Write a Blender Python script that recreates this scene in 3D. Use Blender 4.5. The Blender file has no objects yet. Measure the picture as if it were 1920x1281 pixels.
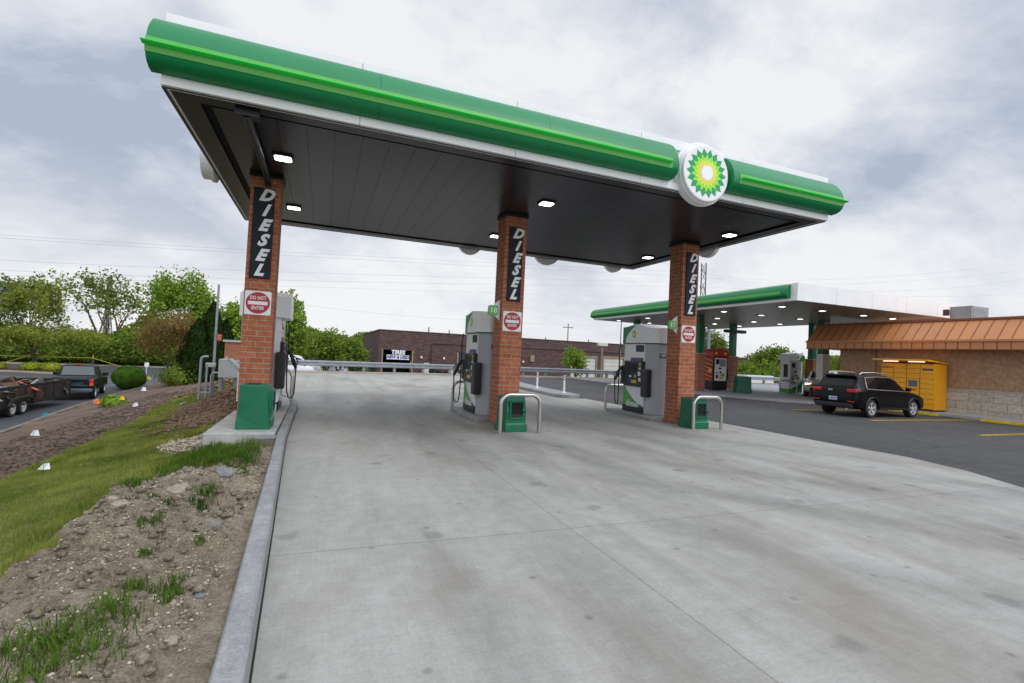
import bpy, bmesh, math, random
import numpy as np
from mathutils import Vector, Matrix
from math import radians as R, sin, cos, pi

S = bpy.context.scene
C = S.collection
# ------------------------------------------------------------------ camera
cam_d = bpy.data.cameras.new('camera'); cam = bpy.data.objects.new('camera', cam_d); C.objects.link(cam)
F = 915.0
def _n(v): return v / np.linalg.norm(v)
_Y = _n(np.array([607 - 960.0, -(649 - 640.5), -F])); _X = _n(np.array([3337 - 960.0, -(780 - 640.5), -F]))
_X = _n(_X - _Y * (_X @ _Y)); _Z = np.cross(_X, _Y)
m = Matrix([list(_X) + [0], list(_Y) + [0], list(_Z) + [1.6], [0, 0, 0, 1]])
cam.matrix_world = m
cam_d.sensor_width = 36; cam_d.lens = 36 * F / 1920; cam_d.clip_start = 0.05; cam_d.clip_end = 4000
S.camera = cam
# ------------------------------------------------------------------ world: overcast sky with broken cloud
W = bpy.data.worlds.new('World'); S.world = W; W.use_nodes = True
SUN_EL, SUN_AZ = 48, 150          # azimuth from +Y, clockwise
def build_world():
    nt = W.node_tree; nt.nodes.clear(); N = nt.nodes.new; L = nt.links.new
    out = N('ShaderNodeOutputWorld'); bg = N('ShaderNodeBackground'); bg.inputs[1].default_value = 1.0
    sky = N('ShaderNodeTexSky'); sky.sky_type = 'NISHITA'; sky.sun_disc = False
    sky.sun_elevation = R(SUN_EL); sky.sun_rotation = R(SUN_AZ)
    sc = N('ShaderNodeVectorMath'); sc.operation = 'SCALE'; sc.inputs['Scale'].default_value = 0.10; L(sky.outputs[0], sc.inputs[0])
    tc = N('ShaderNodeTexCoord'); sep = N('ShaderNodeSeparateXYZ'); L(tc.outputs['Generated'], sep.inputs[0])
    mx = N('ShaderNodeMath'); mx.operation = 'MAXIMUM'; mx.inputs[1].default_value = 0.0; L(sep.outputs[2], mx.inputs[0])
    ad = N('ShaderNodeMath'); ad.inputs[1].default_value = 0.42; L(mx.outputs[0], ad.inputs[0])
    dx = N('ShaderNodeMath'); dx.operation = 'DIVIDE'; L(sep.outputs[0], dx.inputs[0]); L(ad.outputs[0], dx.inputs[1])
    dy = N('ShaderNodeMath'); dy.operation = 'DIVIDE'; L(sep.outputs[1], dy.inputs[0]); L(ad.outputs[0], dy.inputs[1])
    cb = N('ShaderNodeCombineXYZ'); L(dx.outputs[0], cb.inputs[0]); L(dy.outputs[0], cb.inputs[1])
    n1 = N('ShaderNodeTexNoise'); n1.inputs['Scale'].default_value = 0.75; n1.inputs['Detail'].default_value = 5; n1.inputs['Roughness'].default_value = 0.48; n1.inputs['Distortion'].default_value = 0.1
    mp = N('ShaderNodeMapping'); mp.inputs['Scale'].default_value = (1.25, 1.55, 1); mp.inputs['Rotation'].default_value = (0, 0, 0.35); mp.inputs['Location'].default_value = (0.9, 9.6, 0)
    L(cb.outputs[0], mp.inputs[0]); L(mp.outputs[0], n1.inputs['Vector'])
    cr = N('ShaderNodeValToRGB'); e = cr.color_ramp.elements
    e[0].position = 0.39; e[0].color = (0.44, 0.505, 0.615, 1)
    e[1].position = 0.555; e[1].color = (0.90, 0.91, 0.93, 1)
    e2 = cr.color_ramp.elements.new(0.47); e2.color = (0.66, 0.705, 0.79, 1)
    n2 = N('ShaderNodeTexNoise'); n2.inputs['Scale'].default_value = 2.3; n2.inputs['Detail'].default_value = 7; n2.inputs['Roughness'].default_value = 0.62; n2.inputs['Distortion'].default_value = 0.15; L(mp.outputs[0], n2.inputs['Vector'])
    q1 = N('ShaderNodeMath'); q1.operation = 'MULTIPLY_ADD'; q1.inputs[1].default_value = 0.42; L(n2.outputs[0], q1.inputs[0])
    q2 = N('ShaderNodeMath'); q2.operation = 'MULTIPLY'; q2.inputs[1].default_value = 0.58; L(n1.outputs[0], q2.inputs[0]); L(q2.outputs[0], q1.inputs[2])
    L(q1.outputs[0], cr.inputs[0])
    # brighter band near the horizon
    hz = N('ShaderNodeMapRange'); hz.inputs[1].default_value = 0.0; hz.inputs[2].default_value = 0.28; hz.inputs[3].default_value = 0.75; hz.inputs[4].default_value = 0.0; L(mx.outputs[0], hz.inputs[0])
    mh = N('ShaderNodeMix'); mh.data_type = 'RGBA'; L(hz.outputs[0], mh.inputs[0]); L(cr.outputs[0], mh.inputs[6]); mh.inputs[7].default_value = (0.93, 0.935, 0.95, 1)
    mm = N('ShaderNodeMix'); mm.data_type = 'RGBA'; mm.inputs[0].default_value = 0.96; L(sc.outputs[0], mm.inputs[6]); L(mh.outputs[2], mm.inputs[7])
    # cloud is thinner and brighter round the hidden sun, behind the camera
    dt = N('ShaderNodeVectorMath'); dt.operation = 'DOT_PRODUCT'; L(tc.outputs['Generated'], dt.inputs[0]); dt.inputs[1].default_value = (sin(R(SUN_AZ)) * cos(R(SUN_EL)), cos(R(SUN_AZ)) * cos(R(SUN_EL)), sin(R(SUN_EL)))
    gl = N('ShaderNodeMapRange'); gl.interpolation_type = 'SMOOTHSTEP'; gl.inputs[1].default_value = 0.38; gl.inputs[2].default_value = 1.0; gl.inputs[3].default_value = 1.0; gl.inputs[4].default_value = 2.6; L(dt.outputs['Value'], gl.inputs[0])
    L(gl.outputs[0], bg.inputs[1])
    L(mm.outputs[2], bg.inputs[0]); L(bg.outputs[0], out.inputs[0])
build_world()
sd = bpy.data.lights.new('sun', 'SUN'); sd.energy = 0.7; sd.angle = R(25); sd.color = (1, 0.96, 0.9)
sun = bpy.data.objects.new('sun', sd); C.objects.link(sun)
_d = Vector((sin(R(SUN_AZ)) * cos(R(SUN_EL)), cos(R(SUN_AZ)) * cos(R(SUN_EL)), sin(R(SUN_EL))))
sun.rotation_euler = _d.to_track_quat('Z', 'Y').to_euler()
S.render.engine = 'CYCLES'
S.view_settings.view_transform = 'Standard'; S.view_settings.look = 'None'; S.view_settings.gamma = 1; S.view_settings.exposure = 0.0

# ------------------------------------------------------------------ materials
M = {}
def newmat(name):
    mt = bpy.data.materials.new(name); mt.use_nodes = True; nt = mt.node_tree
    return mt, nt, nt.nodes['Principled BSDF'], nt.nodes.new, nt.links.new
def pmat(name, col, rough=0.5, metal=0.0, var=0.12, scale=4.0, bump=0.0, bscale=40.0, em=0, spec=0.5, coat=0.0, trans=0.0, emcol=None):
    mt, nt, b, N, L = newmat(name); M[name] = mt
    b.inputs['Roughness'].default_value = rough; b.inputs['Metallic'].default_value = metal
    b.inputs['Specular IOR Level'].default_value = spec
    if coat: b.inputs['Coat Weight'].default_value = coat; b.inputs['Coat Roughness'].default_value = 0.04
    if trans: b.inputs['Transmission Weight'].default_value = trans
    tc = N('ShaderNodeTexCoord')
    if var:
        n = N('ShaderNodeTexNoise'); n.inputs['Scale'].default_value = scale; n.inputs['Detail'].default_value = 5; L(tc.outputs['Object'], n.inputs['Vector'])
        mr = N('ShaderNodeMapRange'); mr.inputs[1].default_value = 0.3; mr.inputs[2].default_value = 0.7; mr.inputs[3].default_value = 1 - var; mr.inputs[4].default_value = 1 + var; L(n.outputs[0], mr.inputs[0])
        v = N('ShaderNodeVectorMath'); v.operation = 'SCALE'; v.inputs[0].default_value = col; L(mr.outputs[0], v.inputs['Scale'])
        L(v.outputs[0], b.inputs['Base Color'])
    else: b.inputs['Base Color'].default_value = (*col, 1)
    if bump:
        n2 = N('ShaderNodeTexNoise'); n2.inputs['Scale'].default_value = bscale; n2.inputs['Detail'].default_value = 4; L(tc.outputs['Object'], n2.inputs['Vector'])
        bp = N('ShaderNodeBump'); bp.inputs['Strength'].default_value = bump; bp.inputs['Distance'].default_value = 0.02; L(n2.outputs[0], bp.inputs['Height']); L(bp.outputs[0], b.inputs['Normal'])
    if em: b.inputs['Emission Color'].default_value = (*(emcol or col), 1); b.inputs['Emission Strength'].default_value = em
    return mt
def brickmat(name, c1, c2, mortar, bw=0.305, bh=0.1016, ms=0.006, rough=0.85, bump=0.5):
    mt, nt, b, N, L = newmat(name); M[name] = mt
    g = N('ShaderNodeNewGeometry'); s = N('ShaderNodeSeparateXYZ'); L(g.outputs['Position'], s.inputs[0])
    a = N('ShaderNodeMath'); L(s.outputs[0], a.inputs[0]); L(s.outputs[1], a.inputs[1])
    c = N('ShaderNodeCombineXYZ'); L(a.outputs[0], c.inputs[0]); L(s.outputs[2], c.inputs[1])
    br = N('ShaderNodeTexBrick'); L(c.outputs[0], br.inputs['Vector'])
    br.inputs['Scale'].default_value = 1; br.inputs['Brick Width'].default_value = bw; br.inputs['Row Height'].default_value = bh
    br.inputs['Mortar Size'].default_value = ms; br.inputs['Mortar Smooth'].default_value = 0.2; br.inputs['Bias'].default_value = 0.0
    br.inputs['Color1'].default_value = (*c1, 1); br.inputs['Color2'].default_value = (*c2, 1); br.inputs['Mortar'].default_value = (*mortar, 1)
    n = N('ShaderNodeTexNoise'); n.inputs['Scale'].default_value = 9; n.inputs['Detail'].default_value = 8; L(g.outputs['Position'], n.inputs['Vector'])
    mr = N('ShaderNodeMapRange'); mr.inputs[1].default_value = 0.3; mr.inputs[2].default_value = 0.7; mr.inputs[3].default_value = 0.76; mr.inputs[4].default_value = 1.2; L(n.outputs[0], mr.inputs[0])
    v = N('ShaderNodeVectorMath'); v.operation = 'SCALE'; L(br.outputs['Color'], v.inputs[0]); L(mr.outputs[0], v.inputs['Scale']); L(v.outputs[0], b.inputs['Base Color'])
    b.inputs['Roughness'].default_value = rough
    iv = N('ShaderNodeMath'); iv.operation = 'SUBTRACT'; iv.inputs[0].default_value = 1; L(br.outputs['Fac'], iv.inputs[1])
    bp = N('ShaderNodeBump'); bp.inputs['Strength'].default_value = bump; bp.inputs['Distance'].default_value = 0.01; L(iv.outputs[0], bp.inputs['Height']); L(bp.outputs[0], b.inputs['Normal'])
    return mt
def leafmat(name, c1, c2, scale=0.8, tr=0.35):
    mt = bpy.data.materials.new(name); M[name] = mt; mt.use_nodes = True; nt = mt.node_tree; nt.nodes.clear(); N = nt.nodes.new; L = nt.links.new
    o = N('ShaderNodeOutputMaterial'); d = N('ShaderNodeBsdfDiffuse'); t = N('ShaderNodeBsdfTranslucent'); mx = N('ShaderNodeMixShader'); mx.inputs[0].default_value = tr
    tc = N('ShaderNodeTexCoord'); n = N('ShaderNodeTexNoise'); n.inputs['Scale'].default_value = scale; n.inputs['Detail'].default_value = 6; n.inputs['Roughness'].default_value = 0.75; L(tc.outputs['Object'], n.inputs['Vector'])
    cr = N('ShaderNodeValToRGB'); cr.color_ramp.elements[0].position = 0.36; cr.color_ramp.elements[1].position = 0.64
    cr.color_ramp.elements[0].color = (*c1, 1); cr.color_ramp.elements[1].color = (*c2, 1); L(n.outputs[0], cr.inputs[0])
    L(cr.outputs[0], d.inputs[0]); L(cr.outputs[0], t.inputs[0]); L(d.outputs[0], mx.inputs[1]); L(t.outputs[0], mx.inputs[2]); L(mx.outputs[0], o.inputs[0])
    return mt
def groundmat(name, stops, scales=(1.2, 9, 60), rough=0.9, bump=0.3, extra=None, bdist=0.02):
    """mix of three noises through a colour ramp, world positions"""
    mt, nt, b, N, L = newmat(name); M[name] = mt
    g = N('ShaderNodeNewGeometry'); fs = []
    for sc_ in scales:
        n = N('ShaderNodeTexNoise'); n.inputs['Scale'].default_value = sc_; n.inputs['Detail'].default_value = 6; n.inputs['Roughness'].default_value = 0.6; L(g.outputs['Position'], n.inputs['Vector']); fs.append(n)
    a = N('ShaderNodeMath'); L(fs[0].outputs[0], a.inputs[0]); L(fs[1].outputs[0], a.inputs[1])
    a2 = N('ShaderNodeMath'); L(a.outputs[0], a2.inputs[0]); L(fs[2].outputs[0], a2.inputs[1])
    dv = N('ShaderNodeMath'); dv.operation = 'DIVIDE'; dv.inputs[1].default_value = 3; L(a2.outputs[0], dv.inputs[0])
    cr = N('ShaderNodeValToRGB'); el = cr.color_ramp.elements
    el[0].position = stops[0][0]; el[0].color = (*stops[0][1], 1); el[1].position = stops[-1][0]; el[1].color = (*stops[-1][1], 1)
    for p, c in stops[1:-1]: q = el.new(p); q.color = (*c, 1)
    L(dv.outputs[0], cr.inputs[0]); col = cr.outputs[0]
    if extra: col = extra(nt, N, L, g, col)
    L(col, b.inputs['Base Color']); b.inputs['Roughness'].default_value = rough
    if bump:
        bp = N('ShaderNodeBump'); bp.inputs['Strength'].default_value = bump; bp.inputs['Distance'].default_value = bdist; L(fs[2].outputs[0], bp.inputs['Height']); L(bp.outputs[0], b.inputs['Normal'])
    return mt
def _math(N, L, op, a, b=None, c=None):
    n = N('ShaderNodeMath'); n.operation = op
    for i, x in enumerate((a, b, c)):
        if x is None: continue
        if isinstance(x, (int, float)): n.inputs[i].default_value = x
        else: L(x, n.inputs[i])
    return n.outputs[0]
def concrete_extra(nt, N, L, g, col):
    s = N('ShaderNodeSeparateXYZ'); L(g.outputs['Position'], s.inputs[0])
    wob = N('ShaderNodeTexNoise'); wob.inputs['Scale'].default_value = 0.5; L(g.outputs['Position'], wob.inputs['Vector'])
    w_ = _math(N, L, 'MULTIPLY', _math(N, L, 'SUBTRACT', wob.outputs[0], 0.5), 0.05)
    def line(coord, period, off, width):   # 1 on the joint
        x = _math(N, L, 'ADD', _math(N, L, 'SUBTRACT', coord, off), w_)
        x = _math(N, L, 'DIVIDE', x, period)
        fr = _math(N, L, 'FRACT', _math(N, L, 'ADD', x, 100.5))
        d = _math(N, L, 'MULTIPLY', _math(N, L, 'ABSOLUTE', _math(N, L, 'SUBTRACT', fr, 0.5)), period)
        return _math(N, L, 'LESS_THAN', d, width)
    j = _math(N, L, 'MAXIMUM', line(s.outputs[0], 4.1, 2.25, 0.006), line(s.outputs[1], 3.45, 4.1, 0.006))
    # streaks from brooming and from tyres, running along the lanes and swinging to the right
    mp = N('ShaderNodeMapping'); mp.inputs['Scale'].default_value = (1.0, 0.13, 1); mp.inputs['Rotation'].default_value = (0, 0, -0.30); L(g.outputs['Position'], mp.inputs[0])
    n = N('ShaderNodeTexNoise'); n.inputs['Scale'].default_value = 1.6; n.inputs['Detail'].default_value = 7; n.inputs['Distortion'].default_value = 0.6; L(mp.outputs[0], n.inputs['Vector'])
    r1 = N('ShaderNodeMapRange'); r1.inputs[1].default_value = 0.40; r1.inputs[2].default_value = 0.68; r1.inputs[3].default_value = 1.06; r1.inputs[4].default_value = 0.84; L(n.outputs[0], r1.inputs[0])
    # fine curing streaks across the slabs
    mp2 = N('ShaderNodeMapping'); mp2.inputs['Scale'].default_value = (3.0, 30.0, 1); L(g.outputs['Position'], mp2.inputs[0])
    n3 = N('ShaderNodeTexNoise'); n3.inputs['Scale'].default_value = 1.4; n3.inputs['Detail'].default_value = 4; L(mp2.outputs[0], n3.inputs['Vector'])
    mp3 = N('ShaderNodeMapping'); mp3.inputs['Scale'].default_value = (30.0, 2.5, 1); L(g.outputs['Position'], mp3.inputs[0])
    n4 = N('ShaderNodeTexNoise'); n4.inputs['Scale'].default_value = 1.4; n4.inputs['Detail'].default_value = 4; L(mp3.outputs[0], n4.inputs['Vector'])
    r3 = N('ShaderNodeMapRange'); r3.inputs[1].default_value = 0.6; r3.inputs[2].default_value = 1.4; r3.inputs[3].default_value = 0.92; r3.inputs[4].default_value = 1.08; L(_math(N, L, 'ADD', n3.outputs[0], n4.outputs[0]), r3.inputs[0])
    # round drips
    v = N('ShaderNodeTexVoronoi'); v.voronoi_dimensions = '2D'; v.inputs['Scale'].default_value = 0.55; v.inputs['Randomness'].default_value = 1; L(g.outputs['Position'], v.inputs['Vector'])
    nd = N('ShaderNodeTexNoise'); nd.inputs['Scale'].default_value = 7; L(g.outputs['Position'], nd.inputs['Vector'])
    dd = _math(N, L, 'ADD', v.outputs['Distance'], _math(N, L, 'MULTIPLY', nd.outputs[0], 0.10))
    r2 = N('ShaderNodeMapRange'); r2.inputs[1].default_value = 0.08; r2.inputs[2].default_value = 0.115; r2.inputs[3].default_value = 0.74; r2.inputs[4].default_value = 1; L(dd, r2.inputs[0])
    v2 = N('ShaderNodeTexVoronoi'); v2.voronoi_dimensions = '2D'; v2.inputs['Scale'].default_value = 0.95; L(g.outputs['Position'], v2.inputs['Vector'])
    r4 = N('ShaderNodeMapRange'); r4.inputs[1].default_value = 0.012; r4.inputs[2].default_value = 0.034; r4.inputs[3].default_value = 0.68; r4.inputs[4].default_value = 1; L(v2.outputs['Distance'], r4.inputs[0])
    f = _math(N, L, 'MULTIPLY', _math(N, L, 'MULTIPLY', r1.outputs[0], r2.outputs[0]), _math(N, L, 'MULTIPLY', r3.outputs[0], r4.outputs[0]))
    # grime of the fuelling lanes beside the pumps (drips and tyre dirt)
    def blob(cx_, cy_, sx, sy):
        ax = _math(N, L, 'DIVIDE', _math(N, L, 'SUBTRACT', s.outputs[0], cx_), sx); ay = _math(N, L, 'DIVIDE', _math(N, L, 'SUBTRACT', s.outputs[1], cy_), sy)
        return _math(N, L, 'ADD', _math(N, L, 'MULTIPLY', ax, ax), _math(N, L, 'MULTIPLY', ay, ay))
    q = _math(N, L, 'MINIMUM', blob(2.0, 11.4, 1.6, 3.6), blob(6.8, 11.2, 1.9, 3.4))
    q = _math(N, L, 'ADD', q, _math(N, L, 'MULTIPLY', n.outputs[0], 0.9))
    rg = N('ShaderNodeMapRange'); rg.inputs[1].default_value = 0.5; rg.inputs[2].default_value = 1.6; rg.inputs[3].default_value = 0.66; rg.inputs[4].default_value = 1; L(q, rg.inputs[0])
    f = _math(N, L, 'MULTIPLY', f, rg.outputs[0])
    # every slab was poured in its own tone
    fx = _math(N, L, 'FLOOR', _math(N, L, 'DIVIDE', _math(N, L, 'SUBTRACT', s.outputs[0], 2.25), 4.1)); fy = _math(N, L, 'FLOOR', _math(N, L, 'DIVIDE', _math(N, L, 'SUBTRACT', s.outputs[1], 4.1), 3.45))
    cv = N('ShaderNodeCombineXYZ'); L(fx, cv.inputs[0]); L(fy, cv.inputs[1]); wn = N('ShaderNodeTexWhiteNoise'); L(cv.outputs[0], wn.inputs['Vector'])
    f = _math(N, L, 'MULTIPLY', f, _math(N, L, 'ADD', 0.95, _math(N, L, 'MULTIPLY', wn.outputs['Value'], 0.10)))
    # faint tyre paths leaving the lanes and swinging to the right
    tn = N('ShaderNodeTexNoise'); tn.inputs['Scale'].default_value = 0.9; tn.inputs['Detail'].default_value = 6; L(g.outputs['Position'], tn.inputs['Vector'])
    for cx0, cy0, rad in ((12.2, 12.5, 9.4), (12.2, 12.5, 10.9), (13.8, 9.5, 10.2), (13.8, 9.5, 11.8), (16.6, 12.5, 9.6), (16.6, 12.5, 11.1)):
        ax = _math(N, L, 'SUBTRACT', s.outputs[0], cx0); ay = _math(N, L, 'SUBTRACT', s.outputs[1], cy0)
        dd_ = _math(N, L, 'SQRT', _math(N, L, 'ADD', _math(N, L, 'MULTIPLY', ax, ax), _math(N, L, 'MULTIPLY', ay, ay)))
        dd_ = _math(N, L, 'ABSOLUTE', _math(N, L, 'SUBTRACT', _math(N, L, 'ADD', dd_, _math(N, L, 'MULTIPLY', tn.outputs[0], 0.5)), rad + .25))
        rt = N('ShaderNodeMapRange'); rt.inputs[1].default_value = 0.03; rt.inputs[2].default_value = 0.42; rt.inputs[3].default_value = 0.22; rt.inputs[4].default_value = 0.0; L(dd_, rt.inputs[0])
        f = _math(N, L, 'MULTIPLY', f, _math(N, L, 'SUBTRACT', 1, _math(N, L, 'MULTIPLY', rt.outputs[0], _math(N, L, 'MULTIPLY', tn.outputs[0], 1.5))))
    # irregular brown-grey patches, drawn out along the traffic of old spills
    sp = N('ShaderNodeTexNoise'); sp.inputs['Scale'].default_value = 0.75; sp.inputs['Detail'].default_value = 9; sp.inputs['Roughness'].default_value = 0.62; sp.inputs['Distortion'].default_value = 0.4; mp4 = N('ShaderNodeMapping'); mp4.inputs['Scale'].default_value = (1.15, 0.42, 1); mp4.inputs['Rotation'].default_value = (0, 0, -0.35); L(g.outputs['Position'], mp4.inputs[0]); L(mp4.outputs[0], sp.inputs['Vector'])
    rs_ = N('ShaderNodeMapRange'); rs_.inputs[1].default_value = 0.50; rs_.inputs[2].default_value = 0.70; rs_.inputs[3].default_value = 0.0; rs_.inputs[4].default_value = 0.6; L(sp.outputs[0], rs_.inputs[0])
    mb = N('ShaderNodeMix'); mb.data_type = 'RGBA'; L(rs_.outputs[0], mb.inputs[0]); L(col, mb.inputs[6]); mb.inputs[7].default_value = (0.215, 0.18, 0.145, 1); col = mb.outputs[2]
    f = _math(N, L, 'MULTIPLY', f, _math(N, L, 'SUBTRACT', 1, _math(N, L, 'MULTIPLY', j, 0.34)))
    vs = N('ShaderNodeVectorMath'); vs.operation = 'SCALE'; L(col, vs.inputs[0]); L(f, vs.inputs['Scale'])
    return vs.outputs[0]
def asphalt_extra(nt, N, L, g, col):
    v = N('ShaderNodeTexVoronoi'); v.feature = 'DISTANCE_TO_EDGE'; v.inputs['Scale'].default_value = 0.22
    n = N('ShaderNodeTexNoise'); n.inputs['Scale'].default_value = 1.2; n.inputs['Detail'].default_value = 6; L(g.outputs['Position'], n.inputs['Vector'])
    ad = N('ShaderNodeVectorMath'); ad.operation = 'ADD'; L(g.outputs['Position'], ad.inputs[0]); L(n.outputs['Color'], ad.inputs[1]); L(ad.outputs[0], v.inputs['Vector'])
    lt = _math(N, L, 'LESS_THAN', v.outputs['Distance'], 0.004)
    f = _math(N, L, 'SUBTRACT', 1, _math(N, L, 'MULTIPLY', lt, 0.5))
    vs = N('ShaderNodeVectorMath'); vs.operation = 'SCALE'; L(col, vs.inputs[0]); L(f, vs.inputs['Scale'])
    return vs.outputs[0]
groundmat('concrete', [(0.38, (0.295, 0.288, 0.266)), (0.5, (0.352, 0.347, 0.325)), (0.62, (0.41, 0.405, 0.385))], (0.5, 6, 45), 0.75, 0.3, concrete_extra, 0.005)
groundmat('kerb', [(0.38, (0.18, 0.18, 0.18)), (0.5, (0.275, 0.28, 0.285)), (0.62, (0.38, 0.39, 0.395))], (1.5, 9, 60), 0.8, 0.3, None, 0.006)
groundmat('tankerb', [(0.38, (0.30, 0.26, 0.21)), (0.62, (0.42, 0.37, 0.30))], (1.5, 9, 60), 0.85, 0.2)
groundmat('asphalt', [(0.38, (0.035, 0.035, 0.038)), (0.5, (0.056, 0.056, 0.058)), (0.62, (0.082, 0.080, 0.078))], (0.25, 3, 120), 0.8, 0.4, asphalt_extra, 0.006)
groundmat('lot', [(0.38, (0.042, 0.045, 0.052)), (0.62, (0.075, 0.078, 0.088))], (0.2, 2, 80), 0.8, 0.3, None, 0.006)
groundmat('soil', [(0.36, (0.11, 0.076, 0.048)), (0.46, (0.25, 0.20, 0.14)), (0.54, (0.36, 0.30, 0.22)), (0.64, (0.54, 0.47, 0.37))], (2.2, 13, 60), 0.95, 1.0, None, 0.05)
groundmat('mulch', [(0.36, (0.07, 0.044, 0.030)), (0.5, (0.15, 0.10, 0.072)), (0.64, (0.28, 0.21, 0.16))], (0.7, 14, 90), 0.95, 1.0, None, 0.03)
groundmat('rusty_mesh', [(0.40, (0.010, 0.009, 0.009)), (0.51, (0.018, 0.014, 0.011)), (0.56, (0.06, 0.028, 0.014)), (0.62, (0.14, 0.07, 0.035))], (1.4, 3.5, 9), 0.8, 0.2)
groundmat('lawnbase', [(0.36, (0.09, 0.115, 0.022)), (0.5, (0.17, 0.20, 0.045)), (0.64, (0.30, 0.29, 0.09))], (0.8, 12, 80), 0.95, 0.8, None, 0.03)
groundmat('farground', [(0.36, (0.05, 0.08, 0.02)), (0.64, (0.12, 0.14, 0.05))], (0.02, 0.2, 3), 0.95, 0.0)
brickmat('brick', (0.35, 0.098, 0.042), (0.42, 0.135, 0.062), (0.36, 0.29, 0.22), ms=0.0075)
brickmat('brick_far', (0.30, 0.10, 0.05), (0.40, 0.15, 0.07), (0.30, 0.2, 0.14), bw=0.2, bh=0.07, ms=0.006)
brickmat('brick_store', (0.38, 0.225, 0.135), (0.42, 0.25, 0.15), (0.35, 0.22, 0.14), bw=0.2, bh=0.067, ms=0.006, bump=0.2)
brickmat('brick_brown', (0.085, 0.048, 0.045), (0.15, 0.082, 0.072), (0.045, 0.03, 0.03), bw=0.5, bh=0.2, ms=0.02)
brickmat('stone_block', (0.44, 0.39, 0.33), (0.54, 0.48, 0.41), (0.32, 0.29, 0.25), bw=0.8, bh=0.32, ms=0.012, bump=0.8)
pmat('white', (0.82, 0.83, 0.84), 0.35, var=0.04, scale=1.5)
pmat('white_sign', (0.80, 0.81, 0.82), 0.4, var=0.03)
pmat('logo_white', (0.85, 0.87, 0.9), 0.4, var=0)  # plain white of the emblem's centre star
pmat('green', (0.0, 0.20, 0.062), 0.35, var=0.05, scale=0.8, spec=0.4)
pmat('green_light', (0.09, 0.40, 0.06), 0.35, var=0.03)
pmat('green_led', (0.02, 0.68, 0.08), 0.35, var=0, em=0.08)
pmat('green_deep', (0.0, 0.13, 0.05), 0.4, var=0.06)
pmat('bin_green', (0.0, 0.125, 0.058), 0.42, var=0.10, scale=3, bump=0.12, bscale=90)
pmat('logo_dark', (0.0, 0.30, 0.09), 0.4, var=0)
pmat('logo_light', (0.25, 0.75, 0.03), 0.4, var=0)
pmat('logo_yellow', (0.85, 0.68, 0.04), 0.4, var=0)
pmat('logo_lime', (0.62, 0.80, 0.05), 0.4, var=0)
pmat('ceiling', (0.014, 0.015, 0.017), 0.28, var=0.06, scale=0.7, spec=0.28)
pmat('ceiling_frame', (0.07, 0.068, 0.062), 0.6, var=0.08)
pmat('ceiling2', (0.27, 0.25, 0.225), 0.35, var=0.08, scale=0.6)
pmat('black', (0.010, 0.010, 0.012), 0.45, var=0.1)
pmat('black_void', (0.004, 0.004, 0.004), 0.9, var=0)
pmat('rubber', (0.018, 0.018, 0.019), 0.75, var=0.2, scale=12)
pmat('dark_plastic', (0.011, 0.012, 0.014), 0.42, var=0.15, scale=8)
pmat('sign_black', (0.011, 0.014, 0.024), 0.6, var=0.1, scale=2, spec=0.3)
pmat('sign_red', (0.42, 0.012, 0.015), 0.4, var=0.06)
pmat('steel', (0.55, 0.53, 0.50), 0.28, 0.95, var=0.08, scale=6)
pmat('galv', (0.31, 0.33, 0.36), 0.45, 0.5, var=0.15, scale=3)
pmat('galv_dark', (0.22, 0.25, 0.29), 0.5, 0.3, var=0.12, scale=3)
pmat('pump_grey', (0.38, 0.395, 0.42), 0.4, 0.0, var=0.05, scale=1)
pmat('pump_silver', (0.82, 0.83, 0.84), 0.35, 0.0, var=0.04, scale=1)
pmat('screen', (0.03, 0.035, 0.08), 0.15, var=0.4, scale=25)
pmat('purple', (0.12, 0.05, 0.22), 0.4, var=0.1)
pmat('orange_mansard', (0.60, 0.255, 0.105), 0.42, var=0.07, scale=1.2)
pmat('orange_seam', (0.24, 0.085, 0.04), 0.45, var=0.07)
pmat('locker', (0.95, 0.43, 0.012), 0.4, var=0.04, scale=1)
pmat('locker_seam', (0.38, 0.14, 0.01), 0.5, var=0)
pmat('yellow_paint', (0.62, 0.42, 0.02), 0.7, var=0.25, scale=8)
pmat('line_paint', (0.42, 0.26, 0.035), 0.8, var=0.35, scale=10)
pmat('white_paint', (0.5, 0.5, 0.5), 0.8, var=0.25, scale=8)
pmat('lamp', (1, 1, 1), 0.4, var=0, em=6.0, emcol=(1, 0.98, 0.95))
pmat('lamp_soft', (1, 1, 1), 0.4, var=0, em=1.2, emcol=(1, 0.9, 0.75))
pmat('headlight', (1, 1, 0.9), 0.2, var=0, em=2.0, emcol=(1, 0.85, 0.45))
pmat('bark', (0.075, 0.058, 0.045), 0.9, var=0.3, scale=8, bump=0.5)
pmat('bark_pink', (0.16, 0.105, 0.085), 0.9, var=0.3, scale=4, bump=0.5)
pmat('car_black', (0.003, 0.0035, 0.005), 0.28, 0.0, var=0, spec=0.2)
pmat('car_silver', (0.42, 0.41, 0.38), 0.28, 0.4, var=0, coat=0.7)
pmat('car_green', (0.004, 0.009, 0.009), 0.28, 0.0, var=0, spec=0.3)
pmat('car_white', (0.75, 0.76, 0.78), 0.3, 0.0, var=0.02, coat=0.6)
pmat('car_blue', (0.10, 0.13, 0.17), 0.3, 0.3, var=0.0, coat=0.6)
pmat('glass_dark', (0.006, 0.007, 0.009), 0.10, 0.0, var=0, spec=0.3)
pmat('glass_tint', (0.035, 0.06, 0.052), 0.05, 0.0, var=0, spec=1.0)
pmat('chrome', (0.65, 0.66, 0.68), 0.3, 0.75, var=0)
pmat('rim_silver', (0.55, 0.56, 0.57), 0.35, 0.2, var=0)
pmat('tail_red', (0.50, 0.012, 0.012), 0.2, var=0.05, coat=0.6, em=0.06)
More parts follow.
